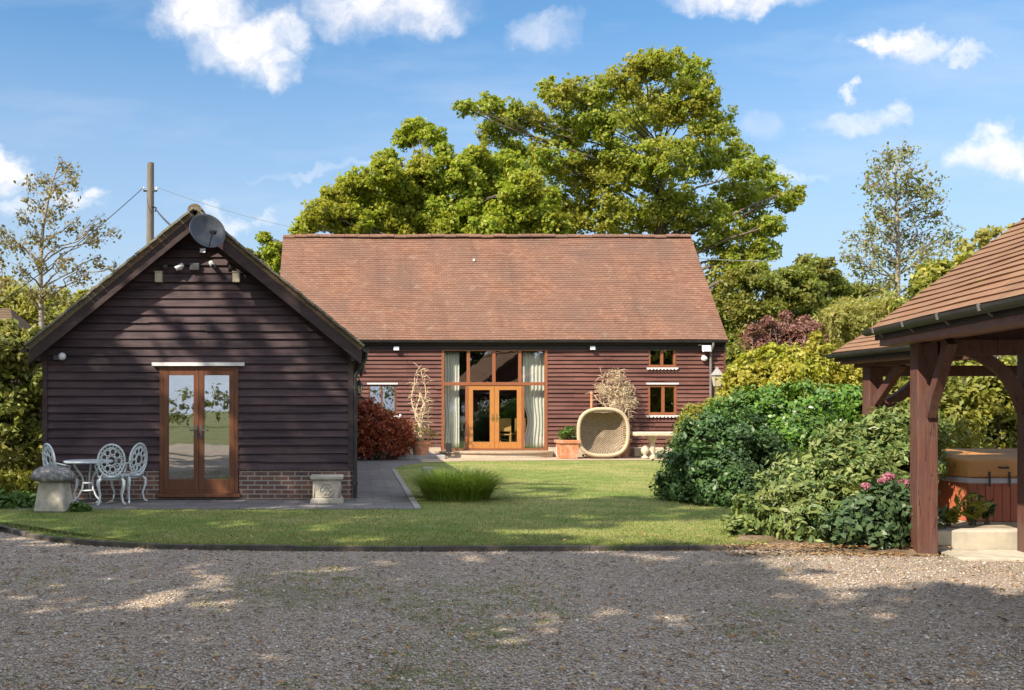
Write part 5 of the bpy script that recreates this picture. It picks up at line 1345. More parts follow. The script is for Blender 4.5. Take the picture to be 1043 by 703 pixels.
g1 = mb.build('gutter', M['gutter'], sh1)
for i in range(8):
    mb = MB(); al_ = far - .35 - i * .85; mb.beam(E(al_, ga - .095, gz + .02), E(al_, ga + .02, gz - .085), .03, .012); mb.beam(E(al_, ga - .098, gz + .02), E(al_, ga - .085, gz - .04), .03, .012)
    mb.build('gutter_bracket', M['gutter_grey'], g1)
mb = MB(); mb.beam(E(far - .04, ga + .05, gz - .04), E(near, ga + .05, gz - .04), .03, .13); mb.build('fascia', M['fascia'], sh1)

# far shelter: lower eave, straight behind
Q0 = Vector((7.45, 14.0, 0))
sh2 = thing('timber_shelter', 'lower tiled timber shelter half hidden behind the evergreen shrubs', 'shelter', tuple(Q0))
_dE, _dN = dE, dN
dE = Vector((0, 1, 0)); dN = Vector((1, 0, 0))
post(sh2, Q0, 0, 2.18, .2); post(sh2, (10.4, 14.0, 0), 0, 2.18, .2); post(sh2, (10.4, 11.9, 0), 0, 2.18, .2)
for xw_ in (7.36, 10.31):
    mb = MB(); mb.box(xw_, xw_ + .18, 11.75, 14.35, 2.181, 2.34); mb.build('wall_plate', M['post'], sh2)
mb = MB(); mb.box(7.55, 10.3, 13.93, 14.07, 2.05, 2.2); mb.build('tie_beam', M['post'], sh2)
mb = MB(); mb.box(7.18, 7.355, 11.75, 14.4, 2.235, 2.30); mb.build('soffit', M['plate'], sh2)
brace(sh2, (7.45, 13.9, 1.68), (7.45, 13.25, 2.2), (0, .03, -.03)); brace(sh2, (7.56, 14.0, 1.6), (8.2, 14.0, 2.1), (.03, 0, -.03), .1, .13)
p2 = math.tan(R(31)); mb = MB(); z0_ = 2.40; m2 = 8.92
roof_slope(mb, (7.1, 11.75, z0_), (7.1, 14.5, z0_), (m2, 14.5, z0_ + p2 * (m2 - 7.1)), (m2, 11.75, z0_ + p2 * (m2 - 7.1)), .13, .018, .6, sag=.02, seed=12)
roof_slope(mb, (2 * m2 - 7.1, 14.5, z0_), (2 * m2 - 7.1, 11.75, z0_), (m2, 11.75, z0_ + p2 * (m2 - 7.1)), (m2, 14.5, z0_ + p2 * (m2 - 7.1)), .13, .026, 1.2, sag=.02, seed=13)
r2 = mb.build('roof', M['shed_tile'], sh2)
mb = MB(); ridge_tiles(mb, (m2, 14.5, z0_ + .02 + p2 * (m2 - 7.1)), (m2, 11.75, z0_ + .02 + p2 * (m2 - 7.1)), .12); mb.build('ridge', M['shed_tile'], r2)
mb = MB(); gutter_mesh(mb, (7.07, 14.52, z0_ - .01), (7.07, 11.8, z0_ - .01), .06); mb.build('gutter', M['gutter'], sh2)
mb = MB(); mb.box(7.125, 7.15, 11.78, 14.46, 2.27, 2.385); mb.build('fascia', M['fascia'], sh2)
dE, dN = _dE, _dN

# slab, dwarf wall and raised terrace
c = G(955, 566)
slab = [(6.32, 10.18), (8.6, 10.0), (9.5, 10.0), (9.5, 10.75), (6.36, 10.72)]
mb = MB()
mb.hexa([(6.34, 10.12, -.03), (9.8, 9.9, -.03), (9.8, 10.72, -.03), (6.36, 10.72, -.03), (6.34, 10.12, .03), (9.8, 9.9, .03), (9.8, 10.72, .03), (6.36, 10.72, .03)])
structure(mb.build('pavement', M['concrete'], bevel=.01))
mb = MB(); mb.box(6.34, 11, 10.74, 10.95, -.03, .24)
tag(mb.build('dwarf_wall', M['concrete'], None, bevel=.02, origin=(7.3, 10.8, 0)), 'low pale concrete retaining wall behind the right hand posts', 'wall')
sheet('raised_terrace', [(6.4, 10.9), (11.5, 10.9), (11.5, 15.5), (7.9, 15.5), (6.4, 13)], .215, rough_mat('dusty paving', (.34, .28, .20), (.46, .38, .28), 5, .9, .5, .01, c3=(.22, .16, .10), s3=2))
# hot tub
Yt = 11.75; x0_ = (987 - CX0) * Yt / FPX; zt0, zt1 = .22, EYE - (466 - CY0) * Yt / FPX
t = thing('hot_tub', 'square hot tub with red timber sides and tan cover behind the shelter posts', 'hot tub', (x0_ + .95, Yt + .9, zt0))
zr_ = EYE - (493 - CY0) * Yt / FPX
mb = MB(); x1_ = x0_ + 1.9; k = 19
for i in range(k):
    a = x0_ + i * 1.9 / k; mb.box(a + .004, a + 1.9 / k - .004, Yt, Yt + .03, zt0, zr_)
for i in range(k):
    a = Yt + .032 + i * 1.8 / k; mb.box(x0_ + .002, x0_ + .03, a + .004, a + 1.8 / k - .004, zt0, zr_); mb.box(x1_ - .03, x1_, a + .004, a + 1.8 / k - .004, zt0, zr_)
mb.box(x0_ + .035, x1_ - .035, Yt + .035, Yt + 1.85, zt0, zr_)
mb.build('side_panel', M['tub_wood'], t)
mb = MB(); mb.box(x0_ - .015, x1_ + .015, Yt - .02, Yt + 1.88, zr_ + .002, zr_ + .075); mb.build('rim', M['tub_rim'], t, bevel=.02)
mb = MB(); mb.hexa([(x0_ - .03, Yt - .04, zr_ + .078), (x1_ + .03, Yt - .04, zr_ + .078), (x1_ + .03, Yt + 1.9, zr_ + .078), (x0_ - .03, Yt + 1.9, zr_ + .078), (x0_ - .02, Yt - .03, zt1 - .03), (x1_ + .02, Yt - .03, zt1 - .03), (x1_ + .02, Yt + 1.88, zt1 + .03), (x0_ - .02, Yt + 1.88, zt1 + .03)])
cv = mb.build('cover', M['tub_cover'], t, bevel=.03)
mb = MB(); hx = (1020 - CX0) * Yt / FPX
mb.tube([(hx - .05, Yt - .04, zt1 - .115), (hx - .04, Yt - .07, zt1 - .12), (hx + .04, Yt - .07, zt1 - .12), (hx + .05, Yt - .04, zt1 - .115)], .012, 8); mb.build('handle', M['black_metal'], cv)
for hx_ in (.22, .46):
    mb = MB(); mb.box(x0_ + hx_ - .012, x0_ + hx_ + .012, Yt - .05, Yt - .042, zr_ - .03, zr_ + .15); mb.build('strap', M['black_metal'], cv)
# plants by the tub
def stem_plant(label, x, y, z, h, k, mat, sp=.12):
    t_ = thing('leafy_plant', label, 'plant', (x, y, z)); m_ = MB(); pp = []
    for i in range(k):
        tip = Vector((x + random.uniform(-sp, sp), y + random.uniform(-sp, sp) * .6, z + h * random.uniform(.6, 1.05))); a = Vector((x + random.uniform(-.05, .05), y, z))
        m_.tube([a, a + (tip - a) * .5 + Vector((0, 0, .04)), tip], [.008, .006, .004], 5)
        for j in range(9): pp.append(a + (tip - a) * random.uniform(.25, 1.0) + Vector((random.uniform(-.05, .05), random.uniform(-.05, .05), 0)))
    m_.build('stems', M['bark'], t_); pp = np.array(pp); V_, F_ = leaves(pp, .12, .05, None, .3); raw_mesh('leaves', V_, F_, mat, t_, (x, y, z))
stem_plant('upright leafy plant standing before the red hot tub panels', (991 - CX0) * 11.4 / FPX, 11.4, .215, .42, 9, M['lime_leaf'], .16)
stem_plant('smaller leafy plant right of the others before the hot tub', (1006 - CX0) * 11.5 / FPX, 11.5, .215, .36, 5, M['hydra_leaf'], .12)
stem_plant('low bright weed on the terrace beside the stained post', (966 - CX0) * 11.3 / FPX, 11.3, .215, .26, 8, M['lime_leaf'], .16)

# ================================================================== SHRUBS ON THE RIGHT
c = G(720, 522)
shrub('evergreen_shrub', 'large dark rounded evergreen shrub at the right edge of the lawn', 'shrub', (5.9, 16.5, LZ),
      PB(16.2, [(712, 485, 38, -.3), (694, 498, 24, 0), (735, 492, 40, -.6), (722, 450, 32, .2), (745, 455, 42, 0), (765, 480, 44, -.5), (700, 462, 22, .4), (745, 505, 30, -.9)], dj=.4), 26000, .085, M['dark_leaf'], width=.5, sub=.26, nsub=46)
shrub('evergreen_shrub', 'glossy bright green shrub with a few white flowers behind the darker one', 'shrub', (7.4, 17.6, LZ),
      PB(17.2, [(760, 430, 36, .2), (790, 425, 38, 0), (820, 420, 36, 0), (800, 455, 46, -.4), (850, 425, 36, .2), (835, 455, 42, -.4), (868, 418, 28, 0), (775, 460, 40, -.3), (740, 425, 22, .4), (895, 420, 28, .3)], dj=.4), 27000, .10, M['green_leaf'], width=.5, sub=.26, nsub=46)
for _ in range(30):
    b0 = random.choice([(760, 430, 34), (790, 425, 34), (820, 420, 34), (800, 450, 40), (850, 425, 34)]); a = random.uniform(0, 6.28); q_ = b0[2] * random.uniform(.2, .95)
    c_ = P(b0[0] + q_ * math.cos(a), b0[1] + q_ * math.sin(a) * .9, 16.55 + random.uniform(-.12, .12) + .35 * (q_ / b0[2]) ** 2)
    p_ = np.tile(np.array(c_), (4, 1)) + rng.normal(size=(4, 3)) * .014
    V, F = leaves(p_, .055, .045, None, .3); raw_mesh('flower', V, F, M['white_flower'], bpy.data.objects['evergreen_shrub.001'], (7.4, 17.6, LZ))
shrub('rhododendron', 'large olive green rhododendron spreading beside the near stained post', 'shrub', (5.7, 12.2, LZ),
      PB(12.1, [(770, 527, 26, -.3), (793, 510, 34, -.3), (820, 500, 38, 0), (815, 535, 32, -.7), (850, 485, 44, .1), (855, 525, 40, -.6), (890, 465, 46, .3), (880, 505, 42, -.2), (915, 445, 36, .5), (918, 480, 36, .2), (752, 540, 16, -.4), (930, 440, 30, .7), (850, 452, 20, .3)], dj=.3), 36000, .095, M['rhodo_leaf'], width=.38, sub=.25, nsub=46, var=.45)
hy = thing('hydrangea', 'broad leaved hydrangea with dusky pink flower heads at the foot of the post', 'shrub', (5.9, 11.0, 0))
hb = PB(11.0, [(880, 530, 30, 0), (905, 520, 34, .1), (925, 512, 26, .2), (930, 535, 22, .1), (860, 538, 22, -.1), (900, 545, 22, -.2)])
p_, o_ = crown_pts(hb, 6500, .55, .32, 40); k_ = p_[:, 2] > .03; V, F = leaves(p_[k_], .095, .05, o_[k_], .6); raw_mesh('foliage', V, F, M['hydra_leaf'], hy, (5.9, 11.0, 0))
for (px, py, r_) in ((905, 486, 5.5), (922, 493, 6.5), (932, 495, 5.5), (882, 495, 3.6), (898, 490, 2.8)):
    q_ = P(px, py, 11.0); r_ = r_ * 11 / FPX; p_ = unit(170) * r_ * np.array([1.1, 1, .75]) * rng.uniform(.75, 1, size=(170, 1)) + np.array(q_)
    V, F = leaves(p_, .035, .03, unit(170), .1); raw_mesh('flower_head', V, F, M['pink'], hy, (5.9, 11.0, 0))
mb = MB()
for (c_, r_) in hb:
    for _ in range(3): limb(mb, (5.9 + random.uniform(-.3, .3), 11.15, 0), Vector(c_) + Vector(unit(1)[0]) * r_ * .5, .014, .006, n=5, steps=4)
mb.build('stems', M['bark'], hy)
shrub('lime_shrub', 'upright lime yellow shrub between the lamp post and the stone table', 'shrub', (9.0, 24.0, LZ),
      PB(24.0, [(704, 434, 13), (712, 424, 13), (697, 438, 9), (722, 430, 15), (706, 418, 8), (737, 426, 13), (698, 424, 6), (724, 413, 8), (747, 428, 13)], dj=.3), 8000, .09, M['lime_leaf'], width=.3, sub=.35, droop=-.8)
shrub('golden_shrub', 'bright golden yellow shrub beyond the barn corner', 'shrub', (10.5, 25.0, 0),
      PB(25.0, [(757, 385, 18), (772, 372, 20), (790, 365, 18), (760, 400, 22), (785, 392, 26), (752, 410, 18), (775, 415, 24), (748, 380, 8), (780, 430, 25), (750, 435, 25)], dj=.5), 15000, .13, M['gold_leaf'], width=.55, sub=.32)
shrub('golden_shrub', 'golden shrub with upright shoots in front of the lower shelter', 'shrub', (12, 24.0, 0),
      PB(23.5, [(815, 378, 24), (835, 372, 22), (850, 385, 24), (820, 400, 26), (800, 395, 20), (832, 352, 9), (831, 343, 6), (812, 360, 10), (865, 378, 20), (875, 395, 22), (845, 410, 26), (890, 400, 22), (870, 425, 28), (820, 430, 28)], dj=.5), 17000, .12, M['gold_leaf'], width=.45, sub=.32, droop=-.3)
shrub('smoke_bush', 'dusky purple smoke bush rising above the golden shrubs', 'shrub', (12, 28.0, 0),
      PB(28.0, [(768, 345, 9), (766, 335, 6), (785, 338, 11), (783, 328, 6), (800, 335, 11), (800, 322, 6), (815, 338, 12), (818, 327, 6), (826, 335, 9), (795, 352, 16), (775, 355, 12), (818, 355, 14), (832, 348, 8)], dj=.4), 13000, .085, M['purple_leaf'], width=.55, sub=.5, droop=-.5)
shrub('clipped_hedge', 'sunlit yellow green hedge behind the hot tub', 'hedge', (10.5, 17.0, 0),
      PB(16.5, [(950, 400, 30), (985, 395, 32), (1020, 395, 32), (1050, 400, 32), (960, 440, 36), (1000, 440, 38), (1040, 440, 36), (925, 400, 24), (940, 480, 34), (985, 480, 36), (1030, 480, 36), (1080, 420, 45), (1120, 430, 45), (910, 385, 18), (965, 505, 25)], dj=.25), 24000, .12, M['hedge_leaf'], width=.5, sub=.3)
# left hedge
shrub('tall_hedge', 'tall leafy hedge at the left of the dark outbuilding', 'hedge', (-7.3, 18.5, 0),
      PB(18.3, [(10, 360, 26), (30, 368, 20), (-15, 365, 30), (12, 395, 30), (36, 400, 18), (-20, 405, 34), (10, 430, 30), (36, 436, 20), (-20, 440, 34), (14, 460, 26), (38, 465, 16), (-18, 470, 30), (35, 345, 12), (-50, 380, 36), (-55, 440, 36), (5, 340, 16), (48, 390, 14), (48, 430, 14), (48, 462, 12)], dj=.3), 30000, .13, M['laurel_leaf'], width=.5, sub=.3)

# ================================================================== TREES BEYOND
def Z(lst, Y, dj): return PB(Y, [(280 + x / 1.8625, 30 + y / 1.8625, r / 1.8625) for (x, y, r) in lst], dj=dj)
oak = Z([(740, 65, 42), (700, 70, 38), (785, 90, 45), (812, 130, 40), (655, 105, 45), (600, 118, 42), (550, 125, 38), (520, 112, 26), (830, 185, 50), (760, 150, 60), (690, 160, 60), (620, 180, 58), (555, 190, 50), (400, 150, 32), (360, 148, 22), (440, 160, 34), (480, 170, 40), (420, 195, 36), (860, 240, 42), (900, 265, 40), (940, 300, 36), (975, 325, 28), (995, 305, 14), (880, 320, 52), (800, 250, 52), (735, 250, 62), (660, 260, 62), (590, 270, 60), (520, 250, 56), (460, 240, 44), (820, 370, 60), (740, 340, 66), (650, 345, 62), (560, 350, 60), (905, 380, 46), (945, 370, 26), (870, 430, 50), (850, 480, 48), (880, 520, 36), (845, 560, 44), (820, 520, 44), (870, 590, 36), (930, 420, 30), (910, 460, 34)], 45.0, 2.4)
tree('oak_tree', 'tallest broad green tree spreading high behind the barn roof', 'tree', (P(676, 400, 45).x, 45.0, 0), oak, 108000, .17, M['oak_leaf'], M['bark'], .5, shell=.10, sub=.20, nsub=75, twigs=4, width=.62)
mp = Z([(270, 190, 28), (250, 205, 24), (300, 205, 26), (320, 230, 18), (215, 250, 28), (205, 275, 34), (240, 290, 42), (150, 295, 36), (120, 320, 32), (90, 350, 36), (60, 372, 24), (180, 325, 46), (290, 265, 40), (270, 320, 52), (340, 280, 48), (400, 275, 42), (360, 330, 56), (430, 310, 46), (450, 350, 46), (300, 370, 60), (220, 365, 55), (140, 365, 45), (490, 365, 40), (400, 380, 60), (380, 240, 28), (45, 385, 18), (-5, 420, 24), (-20, 395, 14), (8, 440, 22), (470, 300, 44), (500, 330, 44), (520, 370, 40), (440, 260, 34)], 41.0, 1.8)
tree('maple_tree', 'lower yellow green tree behind the left half of the barn roof', 'tree', (P(420, 400, 41).x, 41.0, 0), mp, 104000, .17, M['maple_leaf'], M['bark'], .4, shell=.15, sub=.23, nsub=75, twigs=3, width=.68)
tree('hedgerow_tree', 'mid green tree just right of the barn gable', 'tree', (P(790, 400, 40).x, 40.0, 0),
     PB(40, [(760, 290, 22), (785, 300, 26), (750, 320, 24), (775, 330, 26), (745, 350, 20), (800, 325, 26), (760, 360, 22), (808, 285, 17), (825, 275, 13), (820, 300, 20), (795, 350, 24), (735, 375, 18), (750, 400, 25)], dj=1.2), 48000, .17, M['mid_leaf'], M['bark'], .25, shell=.4, sub=.34, nsub=14)
tree('hedgerow_tree', 'small olive tree with rounded crown between the oak and the tall birch', 'tree', (P(830, 400, 44).x, 44.0, 0),
     PB(44, [(822, 268, 13), (842, 272, 11), (830, 285, 14), (845, 292, 16), (862, 300, 17), (840, 310, 22), (870, 320, 22), (850, 335, 24), (815, 310, 18), (880, 300, 15), (890, 330, 22)], dj=1.0), 26000, .17, M['mid_leaf'], M['bark'], .2, shell=.4, sub=.34, nsub=12)
tree('willow_tree', 'pale yellow green willow above the lower shelter roof', 'tree', (P(870, 420, 29).x, 29.0, 0),
     PB(29, [(850, 335, 24), (875, 325, 24), (895, 335, 24), (860, 355, 24), (885, 355, 26), (915, 325, 20), (838, 355, 18), (905, 310, 16), (925, 345, 20), (845, 375, 22), (880, 380, 26), (920, 375, 30), (860, 312, 10)], dj=.8), 22000, .20, M['willow_leaf'], M['bark'], .16, shell=.45, sub=.36, nsub=16, width=.28, droop=.9)
tree('garden_tree', 'bright yellow green tree top showing over the near shelter roof', 'tree', (P(985, 420, 22).x, 22.0, 0),
     PB(22, [(960, 285, 20), (985, 280, 22), (940, 300, 18), (1000, 272, 16), (965, 310, 26), (1000, 305, 26), (930, 320, 18), (925, 330, 16), (945, 275, 9)], dj=.6), 11000, .16, M['hedge_leaf'], M['bark'], .14, shell=.4, sub=.36, nsub=14)
tree('garden_tree', 'thin pale tree top just showing above the slope of the near shelter roof', 'tree', (P(1010, 420, 26).x, 26.0, 0),
     PB(26, [(985, 250, 9), (1000, 243, 9), (1012, 235, 8), (1005, 258, 12), (990, 265, 10), (1024, 250, 12), (1040, 235, 12), (1050, 250, 14)], dj=.5), 1500, .16, M['willow_leaf'], M['bark'], .1, shell=.2, sub=.5, nsub=10)

def birch(name, label, base, trunkpx, Y, sprays, n, mat, bark, tr, fork=None):
    """slender tree: trunk along given picture points, limbs to each spray, hanging twigs, few small leaves"""
    t_ = thing(name, label, 'tree', base); m_ = MB(); pts = [Vector(base)] + [P(px, py, Y) for px, py in trunkpx]
    k = len(pts); m_.tube(pts, [tr * (1 - .88 * i / (k - 1)) for i in range(k)], 8); L = []
    for (px, py, r_, hx_) in sprays:
        q_ = P(px, py, Y + random.uniform(-1.2, 1.2)); i = hx_ * (k - 1); i0 = min(k - 2, int(i)); a = pts[i0] + (pts[i0 + 1] - pts[i0]) * (i - i0); rr_ = r_ * Y / FPX
        limb(m_, a, q_, tr * .38 * (1 - .6 * hx_), .012, .18, 6, 6)
        for _ in range(max(4, int(r_ * .75))):
            s_ = a + (q_ - a) * random.uniform(.45, 1); d_ = Vector(unit(1)[0]); e_ = q_ + Vector((d_.x, d_.y, d_.z * .9)) * rr_ * random.uniform(.4, 1.1)
            limb(m_, s_, e_, .010, .004, .25, 5, 4)
            for _ in range(n):
                f = random.uniform(.3, 1.05); hang = random.uniform(0, .28)
                L.append(s_ + (e_ - s_) * f + Vector((random.gauss(0, .09), random.gauss(0, .09), random.gauss(0, .05) - hang)))
    m_.build('trunk', bark, t_, smooth=True)
    L = np.array([list(v) for v in L]); V_, F_ = leaves(L, .115, .065, None, .2, .7, .45); raw_mesh('crown', V_, F_, mat, t_, tuple(base))
    return t_
birch('birch_tree', 'tall slender birch with airy crown against the sky on the right', (P(915, 415, 31).x, 31, 0), [(914, 340), (914, 290), (915, 250), (913, 205), (911, 160)], 31,
      [(905, 155, 18, .85), (920, 150, 16, .9), (893, 168, 16, .8), (930, 172, 20, .8), (945, 190, 20, .75), (955, 195, 14, .75), (885, 180, 10, .75), (900, 185, 20, .75), (920, 190, 20, .8), (935, 210, 22, .7), (958, 215, 14, .65), (895, 210, 22, .65), (880, 225, 16, .6), (915, 220, 22, .7), (905, 240, 24, .55), (935, 240, 26, .55), (870, 240, 14, .5), (885, 255, 22, .5), (960, 245, 18, .5), (945, 262, 22, .45), (915, 265, 26, .5), (880, 275, 20, .4), (970, 235, 10, .5), (900, 290, 24, .35), (935, 290, 26, .35), (865, 260, 12, .4)], 13, M['birch_leaf'], M['bark_pale'], .13)
birch('birch_tree', 'sparse pale birch with thinning leaves at the far left', (P(43, 415, 29).x, 29, 0), [(43, 350), (42, 310), (41, 270), (44, 230), (52, 190), (60, 165)], 29,
      [(65, 165, 10, .92), (75, 172, 9, .88), (45, 180, 12, .85), (28, 182, 9, .75), (60, 190, 14, .8), (35, 205, 13, .7), (76, 182, 7, .8), (50, 215, 14, .65), (22, 215, 10, .6), (68, 205, 10, .7), (30, 235, 14, .55), (55, 240, 14, .55), (80, 225, 10, .6), (105, 225, 13, .5), (96, 240, 10, .45), (118, 232, 6, .5), (15, 245, 12, .5), (40, 262, 14, .45), (70, 262, 12, .4), (85, 275, 12, .35), (20, 272, 14, .4), (118, 270, 7, .35), (3, 235, 8, .5), (55, 290, 12, .35), (30, 295, 12, .3), (100, 262, 8, .4)], 11, M['birch_dry'], M['bark_pale'], .11)
birch('birch_tree', 'second pale birch stem beside the sparse one cut by the left picture edge', (P(-5, 415, 27).x, 27, 0), [(-5, 350), (-8, 300), (-6, 260), (-2, 225)], 27,
      [(0, 232, 8, .9), (3, 245, 9, .8), (-12, 240, 14, .8), (2, 262, 9, .6), (-15, 265, 14, .6), (5, 285, 10, .5), (-18, 215, 14, .9)], 8, M['birch_dry'], M['bark_pale'], .1)
tree('hedgerow_tree', 'yellow green bushy tree behind the tall hedge on the left', 'tree', (P(20, 415, 34).x, 34, 0),
     PB(34, [(5, 300, 20), (25, 305, 20), (45, 312, 22), (70, 310, 18), (88, 300, 12), (-15, 305, 24), (10, 325, 24), (40, 330, 26), (75, 328, 20), (100, 308, 12), (60, 345, 24), (20, 345, 24), (-25, 340, 24), (112, 300, 8)], dj=1.0), 17000, .2, M['willow_leaf'], M['bark'], .2, shell=.4, sub=.36, nsub=14, width=.4)
tree('hedgerow_tree', 'dark small tree tops just above the right slope of the dark gable', 'tree', (P(270, 415, 47).x, 47, 0),
     PB(47, [(268, 262, 10), (280, 272, 12), (256, 258, 6), (290, 285, 16), (262, 280, 14)], dj=.6), 3500, .26, M['mid_leaf'], M['bark'], .15, nsub=10)
# far cottage on the left
c = P(8, 334, 27); t = thing('cottage', 'brown tiled roof of a small building beyond the hedge at far left', 'house', (c.x - 1.2, 27.5, 0))
mb = MB(); mb.box(c.x - 3.0, c.x + .2, 26.6, 29.5, 0, 3.55); mb.build('wall', M['brick'], t)
mb = MB(); roof_slope(mb, (c.x - 3.2, 26.3, 3.5), (c.x + .45, 26.3, 3.5), (c.x - .3, 28.05, 4.45), (c.x - 2.6, 28.05, 4.45), .12, .02, .8); roof_slope(mb, (c.x + .45, 29.8, 3.5), (c.x - 3.2, 29.8, 3.5), (c.x - 2.6, 28.05, 4.45), (c.x - .3, 28.05, 4.45), .12, .02, .8)
mb.poly([(c.x + .45, 26.3, 3.5), (c.x + .45, 29.8, 3.5), (c.x - .3, 28.05, 4.45)]); mb.poly([(c.x - 3.2, 29.8, 3.5), (c.x - 3.2, 26.3, 3.5), (c.x - 2.6, 28.05, 4.45)])
mb.build('roof', M['annex_tile'], t)

# far woodland all round, one mass
def wood(name, label, spots_, n, leaf):
    p, o = crown_pts(spots_, n, .6, .3, 10); k_ = p[:, 2] > 0; V_, F_ = leaves(p[k_], leaf, leaf * .6, o[k_], .5)
    stuff(raw_mesh(name, V_, F_, M['far_leaf']), label, 'woodland')
sp_ = []
for i in range(90):
    x_ = -75 + i * 2.2 + random.uniform(-1, 1); y_ = 82 + random.uniform(-4, 4); h_ = random.uniform(6, 9.5)
    sp_ += [((x_, y_, h_ * .62), h_ * .38), ((x_ + 1, y_ - 2, h_ * .25), h_ * .3)]
wood('far_woodland', 'hazy green belt of far trees closing the view behind the garden', sp_, 60000, .6)
sp_ = []
for i in range(60):
    x_ = -60 + i * 2.2; y_ = -48 + random.uniform(-3, 3); h_ = random.uniform(2.0, 5.2)
    sp_ += [((x_, y_, h_ * .5), h_ * .5)]
wood('field_hedge', 'low hedge far across the field behind the viewer', sp_, 16000, .35)

# ================================================================== SHADE TREES BEHIND THE VIEWER (their shadow lies over the drive and the dark gable)
def shade(label, x, y, h, r, zb_, n, bo=0.0, group='shade trees behind the viewer'):
    bl = []; k = 30
    for i in range(k):
        a = 2.4 * i + random.uniform(-.3, .3); f = (i + .5) / k; z_ = zb_ + r * .3 + (h - zb_ - r * .6) * f
        env = r * (1 - .35 * f ** 5) * (1 if f > .12 else .75); q_ = env * (.15 + .6 * random.random())
        bl.append(((x + q_ * math.cos(a), y + q_ * math.sin(a), z_), r * random.uniform(.30, .42)))
    tree('chestnut_tree', label, 'tree', (x + bo, y, 0), bl, n, .40, M['shade_leaf'], M['bark'], .42, group=group, shell=.25, sub=.38, nsub=8, twigs=1)
def row(L, D=-6.0): return (L * .643 + D * .766, -L * .766 + D * .643)          # places along a line square to the sun
for (L_, h_, r_, zb_, n_, bo_, lb_) in (
    (-19.5, 9.0, 2.6, 3.6, 2600, 0, 'low broadleaf tree at the far left end of the shading row beside the drive'),
    (-15.6, 14.6, 3.2, 4.0, 2900, 0, 'tall broadleaf tree second from the far end of the shading row beside the drive'),
    (-12.5, 17.2, 3.4, 4.0, 3700, 0, 'broad tall tree third from the far end of the shading row beside the drive'),
    (-9.2, 17.4, 2.6, 4.0, 6200, 0, 'tallest slim tree in the shading row beside the drive'),
    (-5.6, 13.4, 3.1, 3.6, 7000, 0, 'rounded broadleaf tree right of the slim one in the shading row'),
    (-2.2, 13.6, 3.1, 3.4, 7600, -1.8, 'broadleaf tree with a leaning trunk nearest behind the viewer'),
    (1.4, 14.2, 3.4, 3.4, 9000, 1.2, 'last broadleaf tree of the shading row behind the viewer')):
    x_, y_ = row(L_); shade(lb_, x_, y_, h_, r_, zb_, n_, bo_)
for k_ in range(4):
    shade(['leftmost', 'second', 'third', 'rightmost'][k_] + ' of four rounded trees across the field behind the shelters', 9 + k_ * 6.0, -24 + 1.5 * (k_ % 2), 9.5 + (k_ % 3), 4.0, 1.2, 7000, 0, 'trees across the field')

# ================================================================== GROUND DETAIL
def in_poly(x, y, poly):
    r_ = np.zeros(len(x), bool); j = len(poly) - 1
    for i in range(len(poly)):
        xi, yi = poly[i][:2]; xj, yj = poly[j][:2]
        c_ = ((yi > y) != (yj > y)) & (x < (xj - xi) * (y - yi) / (yj - yi + 1e-12) + xi); r_ ^= c_; j = i
    return r_
# loose stones on the drive, denser near the viewer
n = 150000
y_ = 4.6 + (12.8 - 4.6) * rng.uniform(size=n) ** 1.35; u_ = rng.uniform(-.50, .82, n); x_ = u_ * (y_ + .8)
def weedy(x, y): return np.sin(1.3 * x + 1) + np.sin(1.7 * y + .6 * x) + np.sin(2.9 * x - 1.1 * y + .5) + .5 * np.sin(7 * x + 3 * y)
k_ = in_poly(x_, y_, drive) & (rng.uniform(size=n) > .3 * (weedy(x_, y_) > .5)); x_, y_ = x_[k_], y_[k_]; n = len(x_)
oct_ = np.array([(1, 0, 0), (-.9, .1, 0), (.1, 1, 0), (0, -.95, .05), (.05, 0, 1), (0, .05, -1)], dtype=float)
fo = np.array([(0, 2, 4), (2, 1, 4), (1, 3, 4), (3, 0, 4), (2, 0, 5), (1, 2, 5), (3, 1, 5), (0, 3, 5)])
s_ = rng.lognormal(math.log(.0072), .36, n)[:, None, None]; a_ = rng.uniform(0, 6.283, n)
V = oct_[None] * (1 + rng.uniform(-.3, .3, size=(n, 6, 3))) * s_ * np.array([1.25, .95, .62]); ca, sa = np.cos(a_)[:, None], np.sin(a_)[:, None]
Vx = V[:, :, 0] * ca - V[:, :, 1] * sa; Vy = V[:, :, 0] * sa + V[:, :, 1] * ca
V = np.stack([Vx + x_[:, None], Vy + y_[:, None], V[:, :, 2] + .004], 2).reshape(-1, 3)
F = (np.arange(n)[:, None, None] * 6 + fo[None]).reshape(-1, 3)
stuff(raw_mesh('loose_gravel', V, F, M['pebble']), 'loose grey and tan flint pebbles covering the drive', 'gravel')
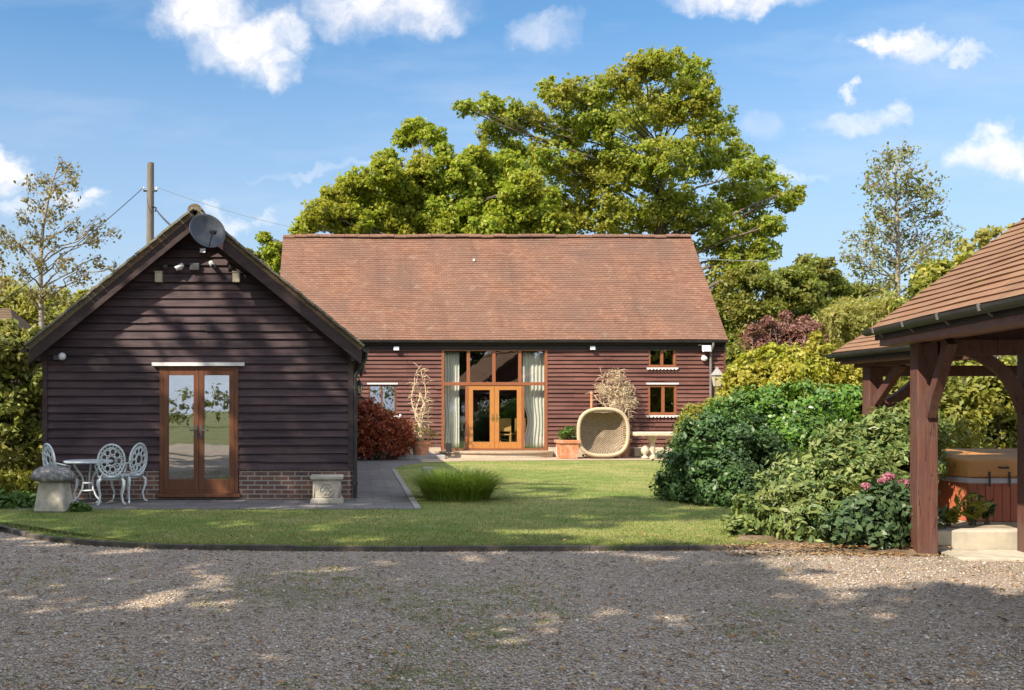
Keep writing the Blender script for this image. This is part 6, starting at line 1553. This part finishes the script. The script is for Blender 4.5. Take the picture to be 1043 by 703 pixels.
# mown grass blades
n = 210000
y_ = 10.7 + (28.3 - 10.7) * rng.uniform(size=n) ** 1.9; x_ = rng.uniform(-.46, .5, n) * y_
ok = in_poly(x_, y_, lawn_pts); pathp = [(-5.5, 14.72), (.96, 14.72), (.96, 24.2), (-.2, 30), (-.2, 16.2), (-5.5, 16.2)]
ok &= ~in_poly(x_, y_, pathp)
bp_ = np.stack([x_[ok], y_[ok], np.full(ok.sum(), LZ - .002)], 1)
stuff(blade_field(bp_, .046, .007, .8, M['blade'], 'lawn_grass', seg=1), 'short mown grass blades of the lawn', 'grass')
# tufts along the edging and weeds in the gravel
pp = []
for i in range(len(edge) - 1):
    a, c_ = edge[i], edge[i + 1]; k = int((c_ - a).length * 60)
    for _ in range(k): f = random.random(); pp.append(list(a + (c_ - a) * f + Vector((random.gauss(0, .02), .03 + abs(random.gauss(0, .03)), .05))))
stuff(blade_field(np.array(pp), .075, .008, .9, M['blade'], 'edge_grass', seg=3), 'longer grass along the lawn edging', 'grass')
k_ = 5500
yw = rng.uniform(5.0, 9.8, k_); xw = rng.uniform(-.46, .45, k_) * yw; ok = weedy(xw, yw) + rng.normal(size=k_) * .5 > .75; xw, yw = xw[ok], yw[ok]
m_ = 9; xw = np.repeat(xw, m_) + rng.normal(size=len(xw) * m_) * .03; yw = np.repeat(yw, m_) + rng.normal(size=len(yw) * m_) * .03
pp = np.stack([xw, yw, np.zeros(len(xw))], 1)
stuff(blade_field(pp, .026, .007, 1.2, M['blade'], 'gravel_weeds', seg=2), 'tiny green weeds growing through the gravel', 'weeds')
# fallen leaves
n = 2600
y_ = 5.2 + (11.6 - 5.2) * rng.uniform(size=n); u_ = rng.uniform(-.42, .72, n); x_ = u_ * y_
n2 = 900; x2 = rng.uniform(4.0, 6.6, n2); y2 = rng.normal(10.62, .16, n2); x_ = np.concatenate([x_, x2]); y_ = np.concatenate([y_, y2])
x3 = rng.uniform(-4, 5, 160); y3 = rng.uniform(11.2, 15, 160); x_ = np.concatenate([x3, x_]); y_ = np.concatenate([y3, y_])
onl = in_poly(x_, y_, lawn_pts); z_ = np.where(onl, LZ + .03, .016); z_[-n2:] = np.maximum(z_[-n2:], np.where(y2 > 10.6, LZ + .02, .016))
p_ = np.stack([x_, y_, z_], 1); up_ = np.tile(np.array([[0, 0, 1.0]]), (len(p_), 1))
V, F = leaves(p_, .042, .026, up_, 1.4, 0.0); stuff(raw_mesh('fallen_leaves', V, F, M['litter']), 'scattered dry brown leaves on the gravel and bed', 'leaves')
bpy.context.view_layer.update()
